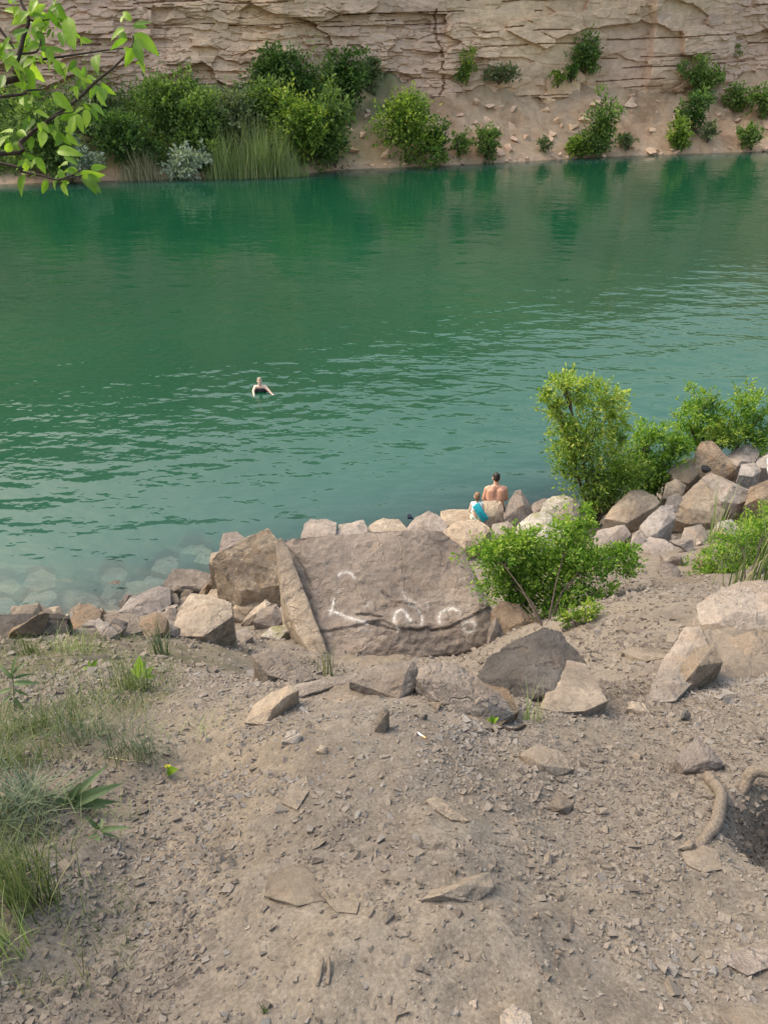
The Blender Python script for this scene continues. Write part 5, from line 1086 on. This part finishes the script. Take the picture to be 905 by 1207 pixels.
# crumpled items on the rocks
def crumple(name, label, cat, px, py, wpx, hpx, Y, mat, seed):
    r = np.random.default_rng(seed); c = atY(px, py, Y); s = depth(c)/FPX; pts = blob_pts(r, wpx*s, wpx*s*.7, hpx*s*1.1)
    me = hull_mesh(name, pts, wpx*s*.07, wpx*s, seed, 2.6, .08); o = link(name, me, mat); o.location = [float(v) for v in c]; return tag(o, label, cat)
crumple('black_lump', 'small black lump lying on the great sloping boulder below the tall upright one', 'bag', 833, 552, 16, 12, 12.95, 'black', 5)  # crumpled lump put in for a small black patch
crumple('white_bag', 'bright white bag at the right edge beside the small whitish rock', 'bag', 908, 549, 19, 24, 13.7, 'white_cloth', 6)
crumple('navy_lump', 'dark navy lump at the waterline behind the broad grey peaked rock', 'bag', 486, 608, 16, 9, 14.0, 'navy', 7)  # crumpled lump put in for a dark patch at the waterline

# ------------------------------------------------------------------ people
def capsule(acc, p0, r0, p1, r1, n=10):
    bm = bmesh.new()
    for p, r in ((p0, r0), (p1, r1)):
        bmesh.ops.create_icosphere(bm, subdivisions=2, radius=r, matrix=Matrix.Translation(Vector(p)))
    vs_ = [v.co.copy() for v in bm.verts]; bm.free(); b2 = bmesh.new()
    for v in vs_: b2.verts.new(v)
    rr_ = bmesh.ops.convex_hull(b2, input=b2.verts); j = [g for g in rr_['geom_interior'] if isinstance(g, bmesh.types.BMVert)]
    if j: bmesh.ops.delete(b2, geom=j, context='VERTS')
    b2.verts.ensure_lookup_table(); b2.verts.index_update(); o = len(acc[0]); acc[0].extend([tuple(v.co) for v in b2.verts]); acc[1].extend([[v.index+o for v in f.verts] for f in b2.faces]); b2.free()
def ellip(acc, c, r, rot=(0, 0, 0)):
    bm = bmesh.new(); bmesh.ops.create_icosphere(bm, subdivisions=3, radius=1); m = Matrix.Translation(Vector(c)) @ Euler(rot).to_matrix().to_4x4() @ Matrix.Diagonal((*r, 1)); bm.transform(m)
    bm.verts.index_update(); o = len(acc[0]); acc[0].extend([tuple(v.co) for v in bm.verts]); acc[1].extend([[v.index+o for v in f.verts] for f in bm.faces]); bm.free()
def fuse(name, acc, mat, parent, voxel=.009, smooth=6):
    me = bpy.data.meshes.new(name); me.from_pydata(acc[0], [], acc[1]); o = bpy.data.objects.new(name, me); COL.objects.link(o)
    md = o.modifiers.new('r', 'REMESH'); md.mode = 'VOXEL'; md.voxel_size = voxel; sm = o.modifiers.new('s', 'SMOOTH'); sm.iterations = smooth; sm.factor = .5
    dg = bpy.context.evaluated_depsgraph_get(); dg.update(); m2 = bpy.data.meshes.new_from_object(o.evaluated_get(dg)); o.modifiers.clear(); o.data = m2; m2.name = name
    m2.materials.clear(); m2.materials.append(M[mat]); m2.polygons.foreach_set('use_smooth', np.ones(len(m2.polygons), bool)); o.parent = parent; return o
def hand(acc, wrist, d, side, k=1.0, thumb=1):
    """wrist point, finger direction d, side = across the palm (towards the thumb)"""
    w, d, s = np.array(wrist), unit(np.array(d, float)), unit(np.array(side, float)); nrm = np.cross(s, d)
    palm = w+d*.085*k; capsule(acc, w, .026*k, w+d*.05*k, .034*k)
    for j, (off, L) in enumerate([(.030, .070), (.010, .080), (-.010, .074), (-.029, .058)]):
        a = w+d*.075*k+s*off*k; m = a+d*L*.55*k; e = m+unit(d*.8-nrm*.5)*L*.5*k; capsule(acc, w+d*.04*k+s*off*.7*k, .013*k, a, .0115*k); capsule(acc, a, .0108*k, m, .0098*k); capsule(acc, m, .0098*k, e, .0085*k)
    a = w+d*.03*k+s*.03*k; m = a+unit(d*.6+s*.8)*.035*k; e = m+unit(d*.9+s*.3)*.03*k; capsule(acc, a, .014*k, m, .012*k); capsule(acc, m, .012*k, e, .0095*k)
def head(acc, c, k, face, tilt=0.0):
    """face: unit heading in xy; returns frame"""
    f = unit(np.array([face[0], face[1], -tilt])); up = unit(np.array([0, 0, 1])-f*f[2]); rgt = np.cross(f, up); c = np.array(c)
    rz = math.atan2(-f[0], f[1]); rx = -math.asin(-f[2]) if abs(f[2]) > 1e-6 else 0
    P = lambda a, b, h: c+rgt*a*k+f*b*k+up*h*k
    ellip(acc, P(0, -.008, .025), (.074*k, .092*k, .092*k), (rx, 0, rz)); ellip(acc, P(0, .022, -.045), (.058*k, .064*k, .070*k), (rx, 0, rz))
    capsule(acc, P(0, .088, .01), .010*k, P(0, .104, -.022), .014*k); capsule(acc, P(-.014, .075, -.092), .014*k, P(.014, .075, -.092), .014*k)
    for s in (-1, 1): ellip(acc, P(s*.078, -.005, -.005), (.012*k, .022*k, .034*k), (rx, 0, rz)); capsule(acc, P(s*.018, .078, .022), .012*k, P(s*.045, .066, .022), .011*k)
    return P
def face_bits(P, k, root):
    root = [c for c in root.children if c.name.startswith('body')][0]
    for s in (-1, 1): a = ([], []); ellip(a, P(s*.031, .081, .004), (.012*k, .008*k, .007*k)); me = bpy.data.meshes.new('eye'); me.from_pydata(a[0], [], a[1]); o = link('eye', me, 'eye'); o.parent = root
    a = ([], []); ellip(a, P(0, .086, -.062), (.024*k, .008*k, .008*k)); me = bpy.data.meshes.new('mouth'); me.from_pydata(a[0], [], a[1]); o = link('mouth', me, 'lip'); o.parent = root

def man():
    Yv = 14.15; p = atY(583, 600, Yv); base = np.array([p[0], Yv, 0.13]); root = empty('person', base); tag(root, 'bare-backed person with short dark hair sitting on the shore rocks facing the water', 'person')
    a = ([], []); c = lambda *q: capsule(a, *q)
    c((-.09, 0, .12), .115, (.09, 0, .12), .115); c((-.06, .0, .15), .12, (-.055, .03, .34), .125); c((.06, .0, .15), .12, (.055, .03, .34), .125)
    c((-.08, .04, .36), .125, (-.10, .07, .50), .12); c((.08, .04, .36), .125, (.10, .07, .50), .12); c((-.15, .08, .565), .062, (.15, .08, .565), .062); c((-.05, .085, .59), .06, (.05, .085, .59), .06)
    c((0, .09, .58), .060, (0, .125, .68), .054)
    P = head(a, (0, .150, .765), .98, (0.05, 1), .55)
    for s in (-1, 1):
        c((s*.185, .08, .545), .062, (s*.235, .09, .30), .046); c((s*.235, .09, .30), .044, (s*.15, .30, .20), .031); hand(a, (s*.15, .30, .20), (-s*.5, .8, -.25), (-s*.7, -.5, .5))
        c((s*.09, .02, .10), .092, (s*.13, .42, .14), .062); c((s*.13, .42, .14), .060, (s*.12, .50, -.20), .05); c((s*.12, .50, -.20), .05, (s*.12, .47, -.36), .036); c((s*.12, .46, -.37), .034, (s*.13, .64, -.41), .028)
    fuse('body', a, 'skin', root, .009)
    h = ([], []); f = P; rx = -.5
    ellip(h, P(0, -.018, .045), (.079, .090, .082), (rx, 0, 0)); ellip(h, P(0, -.045, .0), (.072, .058, .07), (rx, 0, 0)); fuse('hair', h, 'hair_dark', root, .01, 4)
    s_ = ([], []); capsule(s_, (-.09, 0, .10), .128, (.09, 0, .10), .128)
    for s in (-1, 1): capsule(s_, (s*.09, .02, .10), .106, (s*.12, .34, .135), .088)
    fuse('swim_shorts', s_, 'navy', root, .012, 4); face_bits(P, .98, root)
    return root
man()
def child():
    Yv = 13.30; p = atY(561, 613, Yv); base = np.array([p[0], Yv, p[2]]); root = empty('person', base); tag(root, 'small child with light brown hair and patterned shorts sitting beside the dark-haired person', 'person')
    k = .66; a = ([], []); Kv = lambda q: tuple(np.array(q)*k); c = lambda p0, r0, p1, r1: capsule(a, Kv(p0), r0*k, Kv(p1), r1*k)
    c((-.08, 0, .11), .105, (.08, 0, .11), .105); c((-.04, 0, .15), .11, (-.04, .03, .34), .105); c((.04, 0, .15), .11, (.04, .03, .34), .105); c((-.06, .04, .36), .10, (-.07, .06, .49), .095); c((.06, .04, .36), .10, (.07, .06, .49), .095)
    c((-.13, .07, .55), .05, (.13, .07, .55), .05); c((0, .075, .56), .05, (0, .10, .66), .047)
    P0 = head(a, Kv((0, .12, .76)), .98*k*1.22, (.25, 1), .25)
    for s in (-1, 1):
        c((s*.155, .07, .53), .05, (s*.21, .06, .30), .038); c((s*.21, .06, .30), .037, (s*.19, .24, .16), .027); hand(a, Kv((s*.19, .24, .16)), (-s*.2, .9, -.2), (-s*.9, -.2, .2), k)
        c((s*.08, .02, .09), .085, (s*.12, .36, .13), .058); c((s*.12, .36, .13), .056, (s*.11, .42, -.16), .044); c((s*.11, .42, -.16), .044, (s*.11, .40, -.28), .033); c((s*.11, .39, -.29), .032, (s*.12, .55, -.33), .026)
    fuse('body', a, 'skin_pale', root, .008)
    h = ([], []); ellip(h, P0(0, -.016, .040), (.079*k*1.2, .092*k*1.2, .086*k*1.2)); ellip(h, P0(0, -.05, -.03), (.068*k*1.2, .05*k*1.2, .08*k*1.2)); fuse('hair', h, 'hair_brown', root, .009, 4)
    t = ([], [])
    for q in [((-.06, .03, .38), .112, (-.07, .06, .50), .105), ((.06, .03, .38), .112, (.07, .06, .50), .105), ((-.14, .07, .545), .058, (.14, .07, .545), .058)]: capsule(t, Kv(q[0]), q[1]*k, Kv(q[2]), q[3]*k)
    fuse('white_top', t, 'white_cloth', root, .009, 4)
    s_ = ([], []); capsule(s_, Kv((-.08, 0, .10)), .125*k, Kv((.08, 0, .10)), .125*k)
    for s in (-1, 1): capsule(s_, Kv((s*.08, .02, .10)), .10*k, Kv((s*.11, .28, .13)), .08*k)
    fuse('patterned_shorts', s_, 'print', root, .010, 4); face_bits(P0, .98*k*1.22, root)
    # turquoise towel slung diagonally over the child's back
    u = np.linspace(0, 1, 16); v = np.linspace(-1, 1, 9); U, Vv = np.meshgrid(u, v, indexing='ij')
    r = np.random.default_rng(3); x = -.05+.23*U+.075*Vv*.75; z = .40-.33*U+.075*Vv*.62; y = -.055-.06*np.sin(U*2.6)+.014*np.sin(Vv*7+U*4)-.012*U
    V = np.stack([x, y, z], -1).reshape(-1, 3); me = npmesh('towel', V, gridfaces(16, 9), True); o = link('towel', me, 'turq'); o.location = [float(q) for q in base]
    sd = o.modifiers.new('s', 'SOLIDIFY'); sd.thickness = .014; tag(o, 'turquoise towel slung over the back of the small child', 'towel')
child()
def swimmer():
    p = atZ(307, 462, 0); base = np.array([p[0], p[1], 0.09]); root = empty('person', base); root.scale = (.84, .84, .84); tag(root, 'swimmer in a black swimsuit with arms spread in the green water', 'person')
    a = ([], []); c = lambda *q: capsule(a, *q)
    c((-.08, .10, -.05), .13, (.08, .10, -.05), .13); c((-.07, .28, -.22), .12, (.07, .28, -.22), .12); c((0, .10, -.05), .13, (0, .45, -.35), .13); c((-.14, .05, .06), .065, (.14, .05, .06), .065); c((0, .05, .08), .055, (0, .03, .17), .052)
    P = head(a, (0, .01, .27), 1.0, (0.0, -1), .05)
    for s, e, w in ((-1, (-.22, -.10, -.03), (-.17, -.30, -.13)), (1, (.30, -.06, -.03), (.42, -.18, -.12))):
        c((s*.17, .05, .05), .058, e, .042); c(e, .041, w, .03); hand(a, w, (0.1*s+.05, -1, -.08) if s < 0 else (.8, -.6, -.1), (.9, .1, .1) if s < 0 else (-.6, -.8, .1)); c((s*.09, .45, -.38), .085, (s*.13, .80, -.62), .06); c((s*.13, .80, -.62), .055, (s*.13, 1.15, -.80), .04); c((s*.13, 1.15, -.80), .035, (s*.13, 1.3, -.9), .03)
    fuse('body', a, 'skin_pale', root, .009)
    h = ([], []); ellip(h, P(0, -.02, .045), (.083, .095, .090)); ellip(h, P(0, -.05, -.02), (.075, .06, .08)); fuse('hair', h, 'hair_fair', root, .01, 4)
    t = ([], []); capsule(t, (-.08, .080, -.080), .142, (.08, .080, -.080), .142); capsule(t, (-.07, .28, -.24), .13, (.07, .28, -.24), .13); capsule(t, (0, .10, -.08), .14, (0, .45, -.36), .14); fuse('swimsuit', t, 'black', root, .012, 4); face_bits(P, 1.0, root)
swimmer()

# ------------------------------------------------------------------ protruding beds of the cliff as pieces
def cliff_slabs():
    r = np.random.default_rng(15); T = []
    for k in range(10):
        v = np.array([[x, y, z] for z in (-1, 1) for y in (-1, 1) for x in (-1, 1)], float)*.5; q = v*r.uniform(.8, 1, (8, 1)); q[:, 0] += r.normal(0, .07, 8); q[:, 2] += r.normal(0, .10, 8)
        me = hull_mesh('rock_slab', np.vstack([q, r.uniform(-.48, .48, (4, 3))*np.array([1, 1, .9])]), .30, 1.0, 500+k, .7, .04); me.materials.append(M['cliff']); T.append(me)
    for k in range(60):
        left = r.uniform() < .55
        px = r.uniform(60, 560) if left else r.uniform(380, 905); py = r.uniform(0, 118) if px < 560 else r.uniform(0, 100)
        d = ray(px, py); Yv = 70.0
        for _ in range(6): q = CAM+d*(Yv/d[1]); Yv = cliffY(q[0], q[2])
        q = CAM+d*(Yv/d[1]); w = r.uniform(.6, 2.2) if left else r.uniform(.6, 1.6); h = r.uniform(.18, .5) if left else r.uniform(.3, .8)
        o = bpy.data.objects.new('rock_slab', T[r.integers(10)]); COL.objects.link(o); o.parent = cliff
        o.location = (q[0], Yv+.27, q[2]); o.scale = (w, r.uniform(.6, 0.9), h); o.rotation_euler = (r.normal(0, .05), r.normal(.02, .03), r.normal(0, .08))
cliff_slabs()
def outcrops():
    r = np.random.default_rng(19)
    T = [hull_mesh('rock_outcrop', blob_pts(np.random.default_rng(620+k), 1, .8, .6), .12, 1.0, 620+k) for k in range(6)]
    for me in T: me.materials.append(M['cliff'])
    for k in range(150):
        px = r.uniform(400, 905) if k > 18 else r.uniform(0, 400); b = np.interp(px, [0, 330, 400, 520, 700, 905], [215, 207, 199, 194, 184, 177]); py = b-r.uniform(0, 1)**.8*75 if k % 3 else b-r.uniform(0, 6)
        p = hit(px, py)
        if p[1] > cliffY(p[0], p[2])-.2 or p[1] < 40: continue
        o = bpy.data.objects.new('rock_outcrop', T[r.integers(6)]); COL.objects.link(o); o.parent = cliff; s = r.uniform(.3, 1.5) if k % 3 else r.uniform(.25, .7)
        o.location = [float(v) for v in p]; o.scale = (s*r.uniform(.8, 1.5), s, s*r.uniform(.5, .9)); o.rotation_euler = (r.normal(0, .2), r.normal(0, .2), r.uniform(0, 6.3))
outcrops()
